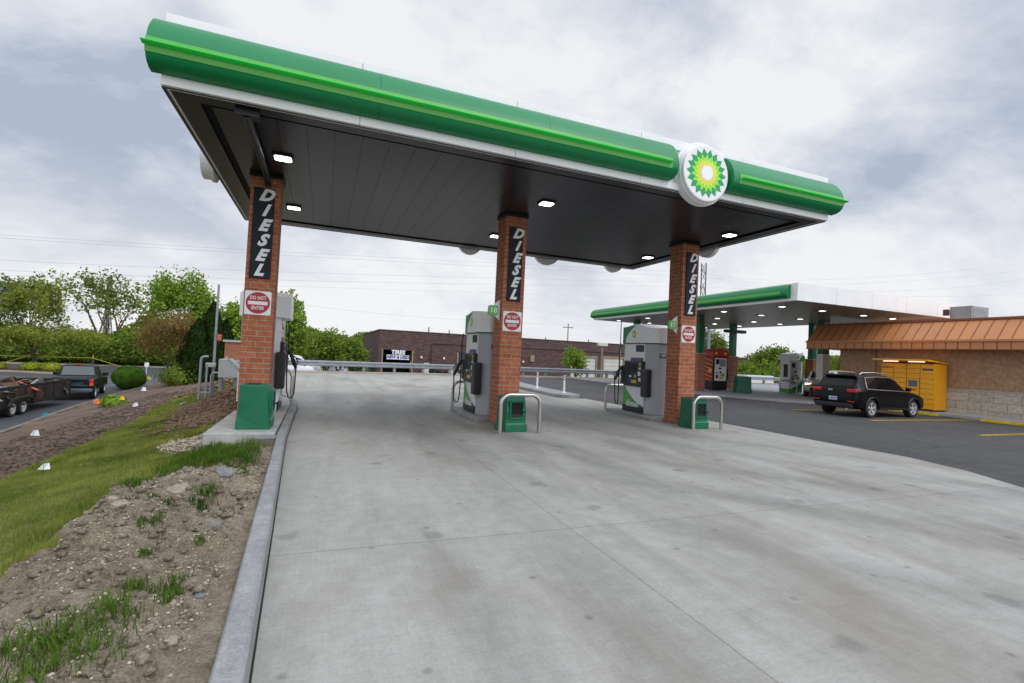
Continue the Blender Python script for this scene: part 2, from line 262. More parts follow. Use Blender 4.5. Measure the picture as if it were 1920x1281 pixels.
pmat('tail_orange', (0.55, 0.12, 0.02), 0.3, var=0.0)
pmat('plate', (0.55, 0.58, 0.66), 0.4, var=0.05)
pmat('rust_steel', (0.022, 0.018, 0.016), 0.6, 0.3, var=0.4, scale=5)
pmat('board', (0.11, 0.07, 0.045), 0.85, var=0.5, scale=3)
pmat('timber', (0.17, 0.155, 0.135), 0.9, var=0.35, scale=5, bump=0.5)
pmat('rock', (0.33, 0.28, 0.225), 0.9, var=0.35, scale=6, bump=0.9, bscale=20)
pmat('rock_grey', (0.22, 0.225, 0.235), 0.9, var=0.35, scale=7, bump=0.9, bscale=20)
pmat('pebble', (0.42, 0.36, 0.28), 0.9, var=0.45, scale=14)
pmat('chip', (0.17, 0.105, 0.065), 0.9, var=0.6, scale=9)
pmat('flag_white', (0.75, 0.77, 0.78), 0.6, var=0)
pmat('flag_orange', (0.80, 0.16, 0.03), 0.6, var=0)
pmat('flag_pink', (0.80, 0.40, 0.32), 0.6, var=0)
pmat('flag_yellow', (0.75, 0.50, 0.04), 0.6, var=0)
pmat('flag_teal', (0.0, 0.28, 0.30), 0.6, var=0)
pmat('tape', (0.45, 0.38, 0.05), 0.6, var=0)
pmat('util_grey', (0.40, 0.41, 0.41), 0.5, 0.1, var=0.08)
pmat('concrete_plain', (0.40, 0.40, 0.385), 0.85, var=0.15, scale=5, bump=0.3)
pmat('box_taupe', (0.20, 0.17, 0.14), 0.7, var=0.12)
pmat('tan_trim', (0.30, 0.23, 0.16), 0.7, var=0.1)
pmat('door_white', (0.60, 0.58, 0.53), 0.6, var=0.05)
pmat('door_dark', (0.035, 0.034, 0.036), 0.6, var=0.1)
pmat('banner_blue', (0.02, 0.04, 0.30), 0.6, var=0)
pmat('red_pump', (0.48, 0.02, 0.015), 0.4, var=0.06)
pmat('orange_pump', (0.62, 0.10, 0.03), 0.4, var=0.06)
pmat('wire', (0.22, 0.23, 0.26), 0.7, var=0)
pmat('pylon_steel', (0.08, 0.085, 0.10), 0.7, var=0)
leafmat('leaf_fresh', (0.11, 0.195, 0.024), (0.31, 0.44, 0.065))
leafmat('leaf_olive', (0.085, 0.13, 0.028), (0.27, 0.33, 0.075))
leafmat('leaf_mid', (0.08, 0.135, 0.020), (0.26, 0.35, 0.06))
leafmat('leaf_yellow', (0.174, 0.232, 0.029), (0.464, 0.522, 0.058))
leafmat('leaf_yolive', (0.12, 0.16, 0.025), (0.33, 0.36, 0.07))
leafmat('leaf_rust', (0.145, 0.109, 0.036), (0.348, 0.232, 0.080))
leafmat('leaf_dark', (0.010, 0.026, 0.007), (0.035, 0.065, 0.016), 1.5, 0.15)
leafmat('leaf_shrub', (0.036, 0.094, 0.014), (0.116, 0.217, 0.029), 3, 0.2)
leafmat('leaf_grey', (0.102, 0.145, 0.065), (0.232, 0.290, 0.131))
leafmat('blade', (0.035, 0.085, 0.010), (0.12, 0.20, 0.03), 0.9, 0.3)
leafmat('blade_lawn', (0.10, 0.145, 0.024), (0.34, 0.36, 0.085), 0.9, 0.3)

# ------------------------------------------------------------------ mesh helpers
class MB:
    def __init__(s): s.v = []; s.f = []
    def add(s, vs, fs):
        o = len(s.v); s.v += [tuple(v) for v in vs]; s.f += [tuple(i + o for i in f) for f in fs]; return s
    def box(s, x0, x1, y0, y1, z0, z1, mat=None):
        vs = [(x0, y0, z0), (x1, y0, z0), (x1, y1, z0), (x0, y1, z0), (x0, y0, z1), (x1, y0, z1), (x1, y1, z1), (x0, y1, z1)]
        if mat is not None: vs = [tuple(mat @ Vector(v)) for v in vs]
        return s.add(vs, [(0, 3, 2, 1), (4, 5, 6, 7), (0, 1, 5, 4), (1, 2, 6, 5), (2, 3, 7, 6), (3, 0, 4, 7)])
    def beam(s, p0, p1, w, h=None):
        p0 = Vector(p0); p1 = Vector(p1); d = p1 - p0; L = d.length
        q = d.to_track_quat('Z', 'Y').to_matrix().to_4x4(); q.translation = p0
        h = h or w
        return s.box(-w / 2, w / 2, -h / 2, h / 2, 0, L, q)
    def cyl(s, p0, p1, r, r1=None, n=16, cap=True):
        p0 = Vector(p0); p1 = Vector(p1); r1 = r if r1 is None else r1
        q = (p1 - p0).to_track_quat('Z', 'Y').to_matrix(); vs = []
        for p, rr in ((p0, r), (p1, r1)):
            for i in range(n): vs.append(p + q @ Vector((rr * cos(2 * pi * i / n), rr * sin(2 * pi * i / n), 0)))
        fs = [(i, (i + 1) % n, n + (i + 1) % n, n + i) for i in range(n)]
        if cap: fs += [tuple(range(n - 1, -1, -1)), tuple(range(n, 2 * n))]
        return s.add(vs, fs)
    def tube(s, pts, r, n=8, cap=True):
        pts = [Vector(p) for p in pts]; k = len(pts); rs = r if isinstance(r, (list, tuple)) else [r] * k
        vs = []; up = None
        for i, p in enumerate(pts):
            t = (pts[min(i + 1, k - 1)] - pts[max(i - 1, 0)]).normalized()
            if up is None: up = t.orthogonal().normalized()
            up = (up - t * up.dot(t)); up = up.normalized() if up.length > 1e-6 else t.orthogonal().normalized()
            b = t.cross(up)
            for j in range(n): a = 2 * pi * j / n; vs.append(p + (up * cos(a) + b * sin(a)) * rs[i])
        fs = []
        for i in range(k - 1):
            for j in range(n): fs.append((i * n + j, i * n + (j + 1) % n, (i + 1) * n + (j + 1) % n, (i + 1) * n + j))
        if cap: fs += [tuple(range(n - 1, -1, -1)), tuple(range((k - 1) * n, k * n))]
        return s.add(vs, fs)
    def prism(s, poly, axis, a, b):
        """poly in the two other axes: axis 'x' -> (y,z), 'y' -> (x,z), 'z' -> (x,y)"""
        def P(p, t): return {'x': (t, p[0], p[1]), 'y': (p[0], t, p[1]), 'z': (p[0], p[1], t)}[axis]
        n = len(poly); vs = [P(p, a) for p in poly] + [P(p, b) for p in poly]
        fs = [(i, (i + 1) % n, n + (i + 1) % n, n + i) for i in range(n)] + [tuple(range(n - 1, -1, -1)), tuple(range(n, 2 * n))]
        return s.add(vs, fs)
    def ball(s, c, rx, ry, rz, seg=12, rings=8, jit=0, rng=None):
        vs = []; fs = []
        for i in range(rings + 1):
            th = pi * i / rings
            for j in range(seg):
                k = 1 + (rng.uniform(-jit, jit) if rng else 0)
                vs.append((c[0] + rx * k * sin(th) * cos(2 * pi * j / seg), c[1] + ry * k * sin(th) * sin(2 * pi * j / seg), c[2] + rz * k * cos(th)))
        for i in range(rings):
            for j in range(seg): fs.append((i * seg + j, (i + 1) * seg + j, (i + 1) * seg + (j + 1) % seg, i * seg + (j + 1) % seg))
        return s.add(vs, fs)
    def build(s, name, mt, parent=None, world=False, smooth=False, bevel=0, seg=2, angle=35):
        me = bpy.data.meshes.new(name); v = s.v
        if world and parent is not None:
            off = Vector((0, 0, 0)); q = parent
            while q is not None: off += q.location; q = q.parent
            v = [(a - off.x, b - off.y, c - off.z) for a, b, c in v]
        me.from_pydata(v, [], s.f); me.validate()
        bm = bmesh.new(); bm.from_mesh(me); bmesh.ops.recalc_face_normals(bm, faces=bm.faces); bm.to_mesh(me); bm.free()
        o = bpy.data.objects.new(name, me); C.objects.link(o); o.parent = parent
        me.materials.append(M[mt])
        if smooth: me.shade_smooth(); me.set_sharp_from_angle(angle=R(angle))
        if bevel:
            md = o.modifiers.new('bevel', 'BEVEL'); md.width = bevel; md.segments = seg; md.limit_method = 'ANGLE'; md.angle_limit = R(40)
        return o
def fastmesh(name, V, Fq, mt, parent=None, smooth=False, loc=None):
    me = bpy.data.meshes.new(name); nv = len(V); nf, k = Fq.shape
    me.vertices.add(nv); me.vertices.foreach_set('co', np.asarray(V, dtype=np.float32).ravel())
    me.loops.add(nf * k); me.loops.foreach_set('vertex_index', Fq.astype(np.int32).ravel())
    me.polygons.add(nf); me.polygons.foreach_set('loop_start', np.arange(0, nf * k, k, dtype=np.int32)); me.update(calc_edges=True)
    me.materials.append(M[mt])
    if smooth: me.shade_smooth()
    o = bpy.data.objects.new(name, me); C.objects.link(o); o.parent = parent
    if loc is not None: o.location = loc
    return o
def thing(name, label, cat, loc=(0, 0, 0), rz=0, group=None):
    o = bpy.data.objects.new(name, None); C.objects.link(o); o.location = loc; o.rotation_euler = (0, 0, rz)
    o.empty_display_size = 0.2; return tag(o, label, cat, group)
def tag(o, label=None, cat=None, group=None, kind=None):
    if label: o['label'] = label
    if cat: o['category'] = cat
    if group: o['group'] = group
    if kind: o['kind'] = kind
    return o
def struct(o): o['kind'] = 'structure'; return o
KIDS = {}
def kids(o): return [c for c in bpy.data.objects if c.parent == o]
def dup(o, loc=None, rz=None, label=None, parent=None, top=True):
    c = o.copy(); C.objects.link(c)
    if not top: c.parent = parent
    for ch in kids(o): dup(ch, parent=c, top=False)
    if loc is not None: c.location = loc
    if rz is not None: c.rotation_euler = (0, 0, rz)
    if label: c['label'] = label
    return c
def txt(body, size, loc, rot, mt, parent, name='lettering', ext=0.004, bold=0.0, shear=0.0, sx=1.0, space=1.0, line=1.0):
    cu = bpy.data.curves.new(name, 'FONT'); cu.body = body; cu.size = size; cu.extrude = ext; cu.offset = bold; cu.shear = shear
    cu.align_x = 'CENTER'; cu.align_y = 'CENTER'; cu.space_character = space; cu.space_line = line; cu.resolution_u = 3
    t = bpy.data.objects.new(name, cu); C.objects.link(t); dg = bpy.context.evaluated_depsgraph_get(); dg.update()
    me = bpy.data.meshes.new_from_object(t.evaluated_get(dg)); bpy.data.objects.remove(t); me.materials.clear(); me.materials.append(M[mt])
    o = bpy.data.objects.new(name, me); C.objects.link(o); o.parent = parent; o.location = loc; o.rotation_euler = rot; o.scale = (sx, 1, 1)
    return o
FACE_S = (pi / 2, 0, 0)            # reads from the south (-Y)
FACE_W = (pi / 2, 0, -pi / 2)      # reads from the west (-X)
FACE_E = (pi / 2, 0, pi / 2)
def disc(c, r, axis, a, b, n=48):
    return MB().prism([(c[0] + r * cos(2 * pi * i / n), c[1] + r * sin(2 * pi * i / n)) for i in range(n)], axis, a, b)
def star(c, ro, ri, n, ph):
    return [(c[0] + (ro if i % 2 == 0 else ri) * cos(ph + pi * i / n), c[1] + (ro if i % 2 == 0 else ri) * sin(ph + pi * i / n)) for i in range(2 * n)]
def rrect(x0, x1, y0, y1, r, n=5):
    out = []
    for cx_, cy_, a0 in ((x1 - r, y0 + r, -90), (x1 - r, y1 - r, 0), (x0 + r, y1 - r, 90), (x0 + r, y0 + r, 180)):
        for i in range(n + 1): a = R(a0 + 90 * i / n); out.append((cx_ + r * cos(a), cy_ + r * sin(a)))
    return out
# ------------------------------------------------------------------ ground
def sheet(name, poly, z, mt):
    o = MB().add([(x, y, z) for x, y in poly], [tuple(range(len(poly)))]).build(name, mt)
    bm = bmesh.new(); bm.from_mesh(o.data); bmesh.ops.triangulate(bm, faces=bm.faces)
    for f in bm.faces:
        if f.normal.z < 0: f.normal_flip()
    bm.to_mesh(o.data); bm.free(); return struct(o)
sheet('ground', [(-1500, -600), (1500, -600), (1500, 2500), (-1500, 2500)], -2.25, 'farground')
KL = 1.345; LOT = -2.1      # the lower parking lot on the left
sheet('parking_lot', [(-90, -10), (-9.2, -10), (-9.2, 16), (-10.6, 45), (-11.5, 54), (-11.5, 73.5), (-90, 70.5)], LOT, 'lot')
PAD = [(-0.20, -6), (9.2, -6), (9.3, 2.5), (9.77, 4.03), (10.35, 5.0), (10.62, 6.1), (10.5, 7.6), (10.36, 10.6), (10.0, 14.5), (9.85, 17.1), (8.75, 17.4), (8.85, 32.9), (-1.9, 30.7), (-1.9, 16.5), (-0.7, 14.6), (-0.52, 13.4), (-0.52, 9.2), (-0.34, 4.7), (-0.26, 2.6)]
sheet('concrete_apron', PAD, 0.0, 'concrete')
sheet('asphalt_lot', [(-0.22, -8), (60, -8), (60, 34.4), (22.8, 34.4), (9.5, 33.2), (-1.9, 30.7), (-1.9, 16.6), (-0.55, 14.6)], -0.006, 'asphalt')
def raised(name, poly, z0, z1, mt, bevel=0.02, parent=None):
    o = MB().prism(poly, 'z', z0, z1).build(name, mt, bevel=bevel)
    if parent is None: struct(o)
    return o
raised('pump_island_pavement', [(18.0, 24), (18.6, 20.3), (19.3, 18.3), (20.2, 16.9), (21.6, 15.9), (24, 15.6), (40, 15.6), (40, 33.5), (18.0, 33.5)], -0.05, 0.06, 'kerb')
raised('sidewalk', [(23.15, -9), (24.05, -9), (24.05, 16.8), (23.15, 16.2)], -0.05, 0.12, 'concrete_plain')
med = [(8.75, 17.9), (8.95, 17.45), (9.3, 17.25), (9.7, 17.35), (9.85, 17.8), (9.95, 22), (10.6, 28), (11.3, 33.0), (9.9, 33.0), (9.3, 28), (8.9, 22)]
raised('median_kerb', med, -0.02, 0.13, 'kerb')
far = [(-1.95, 30.6), (9.5, 33.1), (22.8, 34.3), (60, 34.3)]
raised('far_kerb', far + [(x, y + 0.8) for x, y in reversed(far)], -1.9, 0.09, 'tankerb', 0.015)
# the kerb on the left of the drive, with the joint seal beside it
kr = [(-0.17, -1), (-0.245, 2.6), (-0.33, 4.7), (-0.50, 8.9), (-0.525, 11.5), (-0.53, 13.4), (-0.62, 14.4), (-0.95, 15.4), (-1.9, 16.6)]
kl = [(-0.31, -1), (-0.385, 2.6), (-0.47, 4.7), (-0.63, 8.9), (-0.66, 11.5), (-0.67, 13.4), (-0.76, 14.5), (-1.1, 15.6), (-2.0, 16.85)]
kb = MB()
for i in range(len(kr) - 1):
    a, b, c, d = kr[i], kr[i + 1], kl[i + 1], kl[i]
    kb.prism([a, b, c, d], 'z', -0.35, 0.15)
bm = bmesh.new(); me = bpy.data.meshes.new('kerb')
n_ = len(kr); V = []
for (xr, yr), (xl, yl) in zip(kr, kl): V += [(xr, yr, -0.3), (xr - 0.008, yr, 0.13), (xr - 0.025, yr, 0.15), (xl + 0.012, yl, 0.152), (xl, yl, 0.14), (xl, yl, -0.35)]
Fc = []
for i in range(n_ - 1):
    for j in range(5): Fc.append((i * 6 + j, i * 6 + j + 1, (i + 1) * 6 + j + 1, (i + 1) * 6 + j))
o = MB().add(V, Fc + [(0, 1, 2, 3, 4, 5)]).build('drive_kerb', 'kerb', smooth=True, angle=30); struct(o)
seal = MB()
for i in range(n_ - 2): seal.add([(kr[i][0] + 0.003, kr[i][1], 0.006), (kr[i][0] + 0.014, kr[i][1], 0.006), (kr[i + 1][0] + 0.014, kr[i + 1][1], 0.006), (kr[i + 1][0] + 0.003, kr[i + 1][1], 0.006)], [(0, 1, 2, 3)])
struct(seal.build('kerb_joint', 'rubber'))
# embankment
XK_Y = [-5, 13.4, 21.9, 29, 36.3, 44.4, 49.8, 75]; XK_X = [-9.7, -9.8, -10.1, -11.0, -11.55, -11.85, -12.5, -12.5]
def xk(y): return np.interp(y, XK_Y, XK_X)
E_Y = [-5, 2.5, 4.1, 4.6, 5.3, 6.3, 6.6, 7.5, 7.9, 8.3, 8.8, 9.4, 10.5, 11.5, 14, 60]; E_X = [-2.0, -2.0, -1.9, -1.72, -1.86, -1.86, -1.45, -1.0, -1.55, -1.75, -1.85, -2.2, -2.05, -1.75, -1.8, -1.8]
M_Y = [-5, 8.9, 11.9, 19, 24, 27, 60]; M_X = [-4.0, -4.07, -4.2, -4.9, -5.0, -5.6, -6.3]
MOUND = [(-1.42, 5.6, 0.12, 0.38), (-1.0, 5.5, 0.08, 0.3), (-0.95, 3.9, -0.05, 0.4), (-1.5, 4.5, 0.12, 0.3), (-1.1, 3.1, 0.06, 0.35), (-0.8, 6.8, 0.06, 0.3), (-1.2, 6.3, 0.08, 0.4), (-2.15, 14.0, 0.50, 0.7), (-2.4, 15.6, 0.25, 0.8), (-2.6, 21, 0.55, 1.8), (-0.66, 4.5, -0.06, 0.18), (-1.15, 8.75, -0.26, 0.62), (-1.8, 8.9, -0.12, 0.5)]
def gz(x, y):
    x = np.asarray(x, float); y = np.asarray(y, float)
    d = -np.minimum(x, -0.3) - 0.5                      # distance from the kerb
    z = np.interp(d, [-.2, 0, 0.35, 0.8, 1.35, 2.3, 3.6], [0.10, 0.09, 0.14, 0.12, -0.03, -0.25, -0.52])
    e_ = -xk(y) - 0.5
    z = np.where(d > 3.6, -0.52 - (-LOT - 0.52 - 0.16) * np.clip((d - 3.6) / (e_ - 3.6), 0, 1) ** 1.05, z)
    z = z - 0.10 * np.clip((y - 8) / 1.0, 0, 1) * np.clip(1 - d / 2, 0, 1)
    for mx, my, h, r in MOUND: z = z + h * np.exp(-((x - mx) ** 2 + ((y - my) * (0.7 if r > 0.8 else 1)) ** 2) / r ** 2)
    z = z + 0.012 * np.sin(x * 7.3 + y * 3.1) * np.sin(y * 5.7 - x * 2.2) + 0.02 * np.sin(x * 1.9 + 1) * np.sin(y * 1.3)
    z = z - np.clip((y - 31) / 20, 0, 1) * np.clip((x + 9) / 8, 0, 1) * 1.4
    return z
rs = np.random.RandomState(5)
_noise_cache = {}
def vnoise(x, y, s, seed=0):
    """value noise, bilinear"""
    key = seed
    if key not in _noise_cache: _noise_cache[key] = np.random.RandomState(100 + seed).rand(256, 256)
    T = _noise_cache[key]; X = np.asarray(x) * s + 1000; Y = np.asarray(y) * s + 1000; i = np.floor(X).astype(int); j = np.floor(Y).astype(int)
    fx = X - i; fy = Y - j; fx = fx * fx * (3 - 2 * fx); fy = fy * fy * (3 - 2 * fy); g = lambda a, b: T[a % 256, b % 256]
    return (g(i, j) * (1 - fx) + g(i + 1, j) * fx) * (1 - fy) + (g(i, j + 1) * (1 - fx) + g(i + 1, j + 1) * fx) * fy
def zone(x, y):
    e = np.interp(y, E_Y, E_X) + (vnoise(x, y, 2.2, 1) - 0.5) * 0.5 + (vnoise(x, y, 9, 2) - 0.5) * 0.16
    mm = np.interp(y, M_Y, M_X) + (vnoise(x, y, 1.2, 3) - 0.5) * 0.5
    return np.where(x > e, 0, np.where(x > mm, 1, 2))
def gzn(x, y):
    z = gz(x, y); zn = zone(x, y)
    rough = (vnoise(x, y, 2.4, 4) - 0.5) * 0.20 + (vnoise(x, y, 6, 5) - 0.5) * 0.10 + (vnoise(x, y, 14, 8) - 0.5) * 0.055 + (vnoise(x, y, 30, 6) - 0.5) * 0.022 - 0.035 * (np.abs(vnoise(x, y, 2.6, 9) - 0.5) < 0.012)
    return z + np.where(zn == 0, rough, np.where(zn == 2, rough * 0.5, 0.0)) * np.clip((-x - 0.5) / 0.15, 0, 1)
xs = np.concatenate([np.arange(-0.32, -2.3, -0.022), np.arange(-2.3, -4.5, -0.06), np.arange(-4.5, -12.4, -0.22), [-12.5]])
ys = np.concatenate([np.arange(-1.5, 2, 0.08), np.arange(2, 9.5, 0.028), np.arange(9.5, 20, 0.14), np.arange(20, 76, 0.5)])
GX, GY = np.meshgrid(xs, ys); GXc = np.maximum(GX, xk(GY) - 0.05); GXc = np.minimum(GXc, np.interp(GY, [q[1] for q in kl], [q[0] for q in kl]) + 0.03)
keep = GXc < 99
GZ = gzn(GXc, GY)
Vt = np.stack([GXc, GY, GZ], -1).reshape(-1, 3); nx = len(xs); ny = len(ys)
ii, jj = np.meshgrid(np.arange(ny - 1), np.arange(nx - 1), indexing='ij'); a = (ii * nx + jj).ravel()
Q = np.stack([a, a + nx, a + nx + 1, a + 1], -1)
cx_ = Vt[Q].mean(1); zz = zone(cx_[:, 0], cx_[:, 1]); ok = (Vt[Q][:, 0, 0] - Vt[Q][:, 3, 0]) > 1e-4
SLABM = (cx_[:, 0] > -1.6) & (cx_[:, 1] > 9.0) & (cx_[:, 1] < 15.2)
PADM = (cx_[:, 0] > -1.7) & (cx_[:, 1] > 16.9) & (cx_[:, 1] < 30.2)
for k, nm, mt in ((0, 'bare_soil', 'soil'), (1, 'lawn', 'lawnbase'), (2, 'mulch_bed', 'mulch')):
    q = Q[(zz == k) & ok & ~SLABM & ~PADM]; u, inv = np.unique(q, return_inverse=True)
    struct(fastmesh(nm, Vt[u], inv.reshape(-1, 4), mt, smooth=True))
def blades(name, X, Y, h, w, mt, label, cat, clump=None, lean=0.5, seed=1):
    r = np.random.RandomState(seed); n = len(X); Z = gzn(X, Y) - 0.006; ang = r.rand(n) * 2 * pi; hh = h * (0.55 + 0.8 * r.rand(n)); la = r.rand(n) * 2 * pi; ll = lean * hh * r.rand(n)
    wx = np.cos(ang) * w / 2; wy = np.sin(ang) * w / 2
    b0 = np.stack([X - wx, Y - wy, Z], -1); b1 = np.stack([X + wx, Y + wy, Z], -1)
    mx_ = X + np.cos(la) * ll * 0.4; my_ = Y + np.sin(la) * ll * 0.4; mz = Z + hh * 0.6
    m0 = np.stack([mx_ - wx * .7, my_ - wy * .7, mz], -1); m1 = np.stack([mx_ + wx * .7, my_ + wy * .7, mz], -1)
    t = np.stack([X + np.cos(la) * ll, Y + np.sin(la) * ll, Z + hh * (1 - 0.25 * lean)], -1)
    V = np.stack([b0, b1, m1, m0, t], 1).reshape(-1, 3); i = np.arange(n)[:, None] * 5
    T = np.concatenate([i + [0, 1, 2], i + [0, 2, 3], i + [3, 2, 4]], 0)
    return tag(fastmesh(name, V, T, mt), label, cat, kind='stuff')
r = np.random.RandomState(3)
def cand(n, x0, x1, y0, y1): return r.uniform(x0, x1, n), r.uniform(y0, y1, n)
XX = []; YY = []; HH = []; WW = []
for n, x0, x1, y0, y1, h, w in ((95000, -5.2, -0.7, 3.4, 9, 0.042, 0.006), (60000, -5.5, -1.3, 9, 15, 0.05, 0.010), (40000, -6, -1.6, 15, 28, 0.06, 0.02)):
    x, y = cand(n, x0, x1, y0, y1); z = zone(x, y)
    nearedge = (zone(x + 0.22, y) == 0) | (zone(x, y - 0.18) == 0)
    k = (z == 1); x, y, ne = x[k], y[k], nearedge[k]
    k2 = ~(((x > -1.7) & (y > 8.8)))
    x, y, ne = x[k2], y[k2], ne[k2]
    XX.append(x); YY.append(y); HH.append(np.where(ne, h * 1.7, h)); WW.append(np.full(len(x), w))
blades('grass', np.concatenate(XX), np.concatenate(YY), np.concatenate(HH), np.concatenate(WW), 'blade_lawn', 'mown green lawn grass on the bank beside the drive', 'grass', seed=2)
tx = []; ty = []; th = []; tw = []
TUFT = [(-1.33, 6.23, .22, .13), (-0.99, 6.65, .2, .15), (-0.77, 6.48, .16, .16), (-0.94, 5.29, .12, .12), (-1.13, 4.9, .07, .06), (-1.14, 4.42, .09, .08), (-1.52, 4.99, .08, .06), (-0.94, 3.47, .08, .09), (-0.77, 3.52, .10, .10),
        (-0.56, 2.99, .09, .11), (-0.53, 3.15, .07, .1), (-1.15, 2.85, .12, .10), (-1.0, 2.84, .13, .11), (-0.86, 2.9, .10, .12), (-1.27, 2.9, .10, .09), (-0.47, 2.68, .08, .1), (-1.6, 5.6, .12, .1), (-1.03, 7.08, .2, .15), (-0.75, 6.85, .22, .17), (-1.01, 6.28, .2, .14),
        (-1.5, 6.5, .2, .12), (-1.2, 7.2, .25, .13), (-0.85, 7.3, .2, .12), (-1.35, 7.0, .2, .12), (-0.95, 5.05, .08, .09), (-0.72, 3.3, .06, .07), (-0.66, 3.05, .05, .08), (-1.45, 5.25, .1, .07), (-0.9, 2.68, .14, .10), (-1.1, 2.6, .2, .10), (-1.3, 5.05, .06, .05), (-0.75, 4.1, .04, .05), (-1.62, 4.55, .08, .08), (-0.68, 7.7, .12, .10), (-0.8, 7.9, .15, .08), (-1.3, 7.5, .3, .16), (-0.95, 7.55, .25, .16), (-1.5, 7.1, .3, .15), (-1.15, 6.8, .25, .15), (-0.72, 5.9, .08, .09), (-1.05, 4.0, .05, .06)]
for x, y, rad, h in TUFT:
    n = int(1700 * rad * rad * 3 + 50); tx.append(r.normal(x, rad * .5, n)); ty.append(r.normal(y, rad * .5, n)); th.append(np.full(n, h)); tw.append(np.full(n, 0.006))
tx = np.concatenate(tx); ty = np.concatenate(ty); k = tx < -0.66 + 0.03 * (ty < 3); th = np.concatenate(th)[k]; tw = np.concatenate(tw)[k]
blades('grass_tufts', tx[k], ty[k], th, tw, 'blade', 'weedy green grass tufts growing on the bare soil', 'grass', lean=0.9, seed=4)
# pebbles in the soil
def stones(name, X, Y, sz, mt, label, cat, seed, flat=0.6, off=0.2):
    r = np.random.RandomState(seed); n = len(X); Z = gzn(X, Y)
    D = np.array([(1, 0, 0), (-1, 0, 0), (0, 1, 0), (0, -1, 0), (0, 0, 1), (0, 0, -1)], float)
    V = D[None] * (0.7 + 0.6 * r.rand(n, 6, 1)) * sz[:, None, None]; V[:, :, 2] *= flat
    a = r.rand(n) * 2 * pi; c, s_ = np.cos(a)[:, None], np.sin(a)[:, None]; x = V[:, :, 0] * c - V[:, :, 1] * s_; y = V[:, :, 0] * s_ + V[:, :, 1] * c
    V = np.stack([x + X[:, None], y + Y[:, None], V[:, :, 2] + (Z + sz * off)[:, None]], -1).reshape(-1, 3)
    t = np.array([(0, 2, 4), (2, 1, 4), (1, 3, 4), (3, 0, 4), (2, 0, 5), (1, 2, 5), (3, 1, 5), (0, 3, 5)]); T = (np.arange(n)[:, None, None] * 6 + t[None]).reshape(-1, 3)
    return tag(fastmesh(name, V, T, mt), label, cat, kind='stuff')
x, y = cand(26000, -2.3, -0.52, 2.0, 9.0); k = (zone(x, y) == 0) & (vnoise(x, y, 3, 7) > r.rand(26000) * 0.9); x, y = x[k], y[k]
stones('gravel', x, y, 0.003 + 0.013 * r.rand(len(x)) ** 4, 'pebble', 'small tan stones scattered over the bare soil', 'gravel', 6)
x, y = cand(5000, -2.5, -1.75, 8.9, 12.0); k = (zone(x, y) == 0); x, y = x[k], y[k]
stones('gravel', x, y, 0.012 + 0.02 * r.rand(len(x)) ** 2, 'pebble', 'pale gravel beside the left concrete island', 'gravel', 7)
x, y = cand(9000, -8, -4.2, 8, 30); k = (zone(x, y) == 2); x, y = x[k], y[k]
stones('wood_mulch', x, y, 0.02 + 0.03 * r.rand(len(x)), 'mulch', 'brown wood mulch pieces on the planting bed', 'mulch', 8, 0.35)
x = np.concatenate([r.normal(-2.2, .42, 6500), r.normal(-2.6, .5, 2600)]); y = np.concatenate([r.normal(14.0, 1.1, 6500), r.normal(16.4, 1.0, 2600)]); k = (x < -1.72) & (x > -4.3)
stones('wood_chips', x[k], y[k], 0.025 + 0.05 * r.rand(k.sum()), 'chip', 'heap of brown wood chips and rubble beside the left island', 'wood chips', 9, 0.4, 0.6)
x, y = r.normal(-3.0, .7, 800), r.normal(21.3, .9, 800); k = x < -1.9
stones('rubble', x[k], y[k], 0.05 + 0.09 * r.rand(k.sum()), 'chip', 'heap of broken tan rock behind the utility box', 'rubble', 10, 0.7, 0.5)
x, y = cand(1500, -2.0, -0.56, 2.2, 8.6); k = (zone(x, y) == 0); x, y = x[k], y[k]
stones('soil_clods', x, y, 0.012 + 0.040 * r.rand(len(x)) ** 2.5, 'soil', 'crumbled clods of dry earth on the bare soil bank', 'soil', 12, 0.65, 0.15)
# separate larger rocks
RK = [(-1.70, 5.42, .055, 'rock', 'pale flat rock at the lawn edge of the soil mound'), (-0.86, 5.72, .10, 'rock_grey', 'grey lump of rock halfway along the soil near the kerb'), (-0.72, 4.42, .09, 'rock_grey', 'large dark grey rock against the kerb in the bare soil'),
      (-0.80, 5.0, .07, 'rock_grey', 'flat grey rock sunk in soil uphill of the large dark one'), (-0.60, 3.34, .055, 'rock_grey', 'grey rock close to the near end of the kerb'), (-0.66, 3.02, .03, 'rock', 'small white stone near the bottom grass tuft'),
      (-1.42, 4.72, .09, 'rock', 'brown clod of earth on the near soil ridge'), (-1.2, 5.45, .12, 'rock', 'big brown clod on top of the soil mound'), (-0.62, 2.86, .05, 'rock', 'brown stone low beside the kerb at the picture bottom'), (-0.95, 5.95, .10, 'rock_grey', 'pale grey rubble behind the grass tuft on the mound')]
for i, (x, y, s_, mt, lab) in enumerate(RK):
    rg = random.Random(i + 40); b = MB(); b.ball((0, 0, 0), s_ * .85, s_ * .62, s_ * 0.55, 14, 9, 0.24, rg)
    o = b.build('rock', mt, smooth=True, angle=25); o.location = (x, y, float(gzn(x, y)) - s_ * 0.10); o.rotation_euler = (0.2, 0.1, i); tag(o, lab, 'rock', 'rocks in the bare soil')
    md = o.modifiers.new('subsurf', 'SUBSURF'); md.levels = md.render_levels = 1
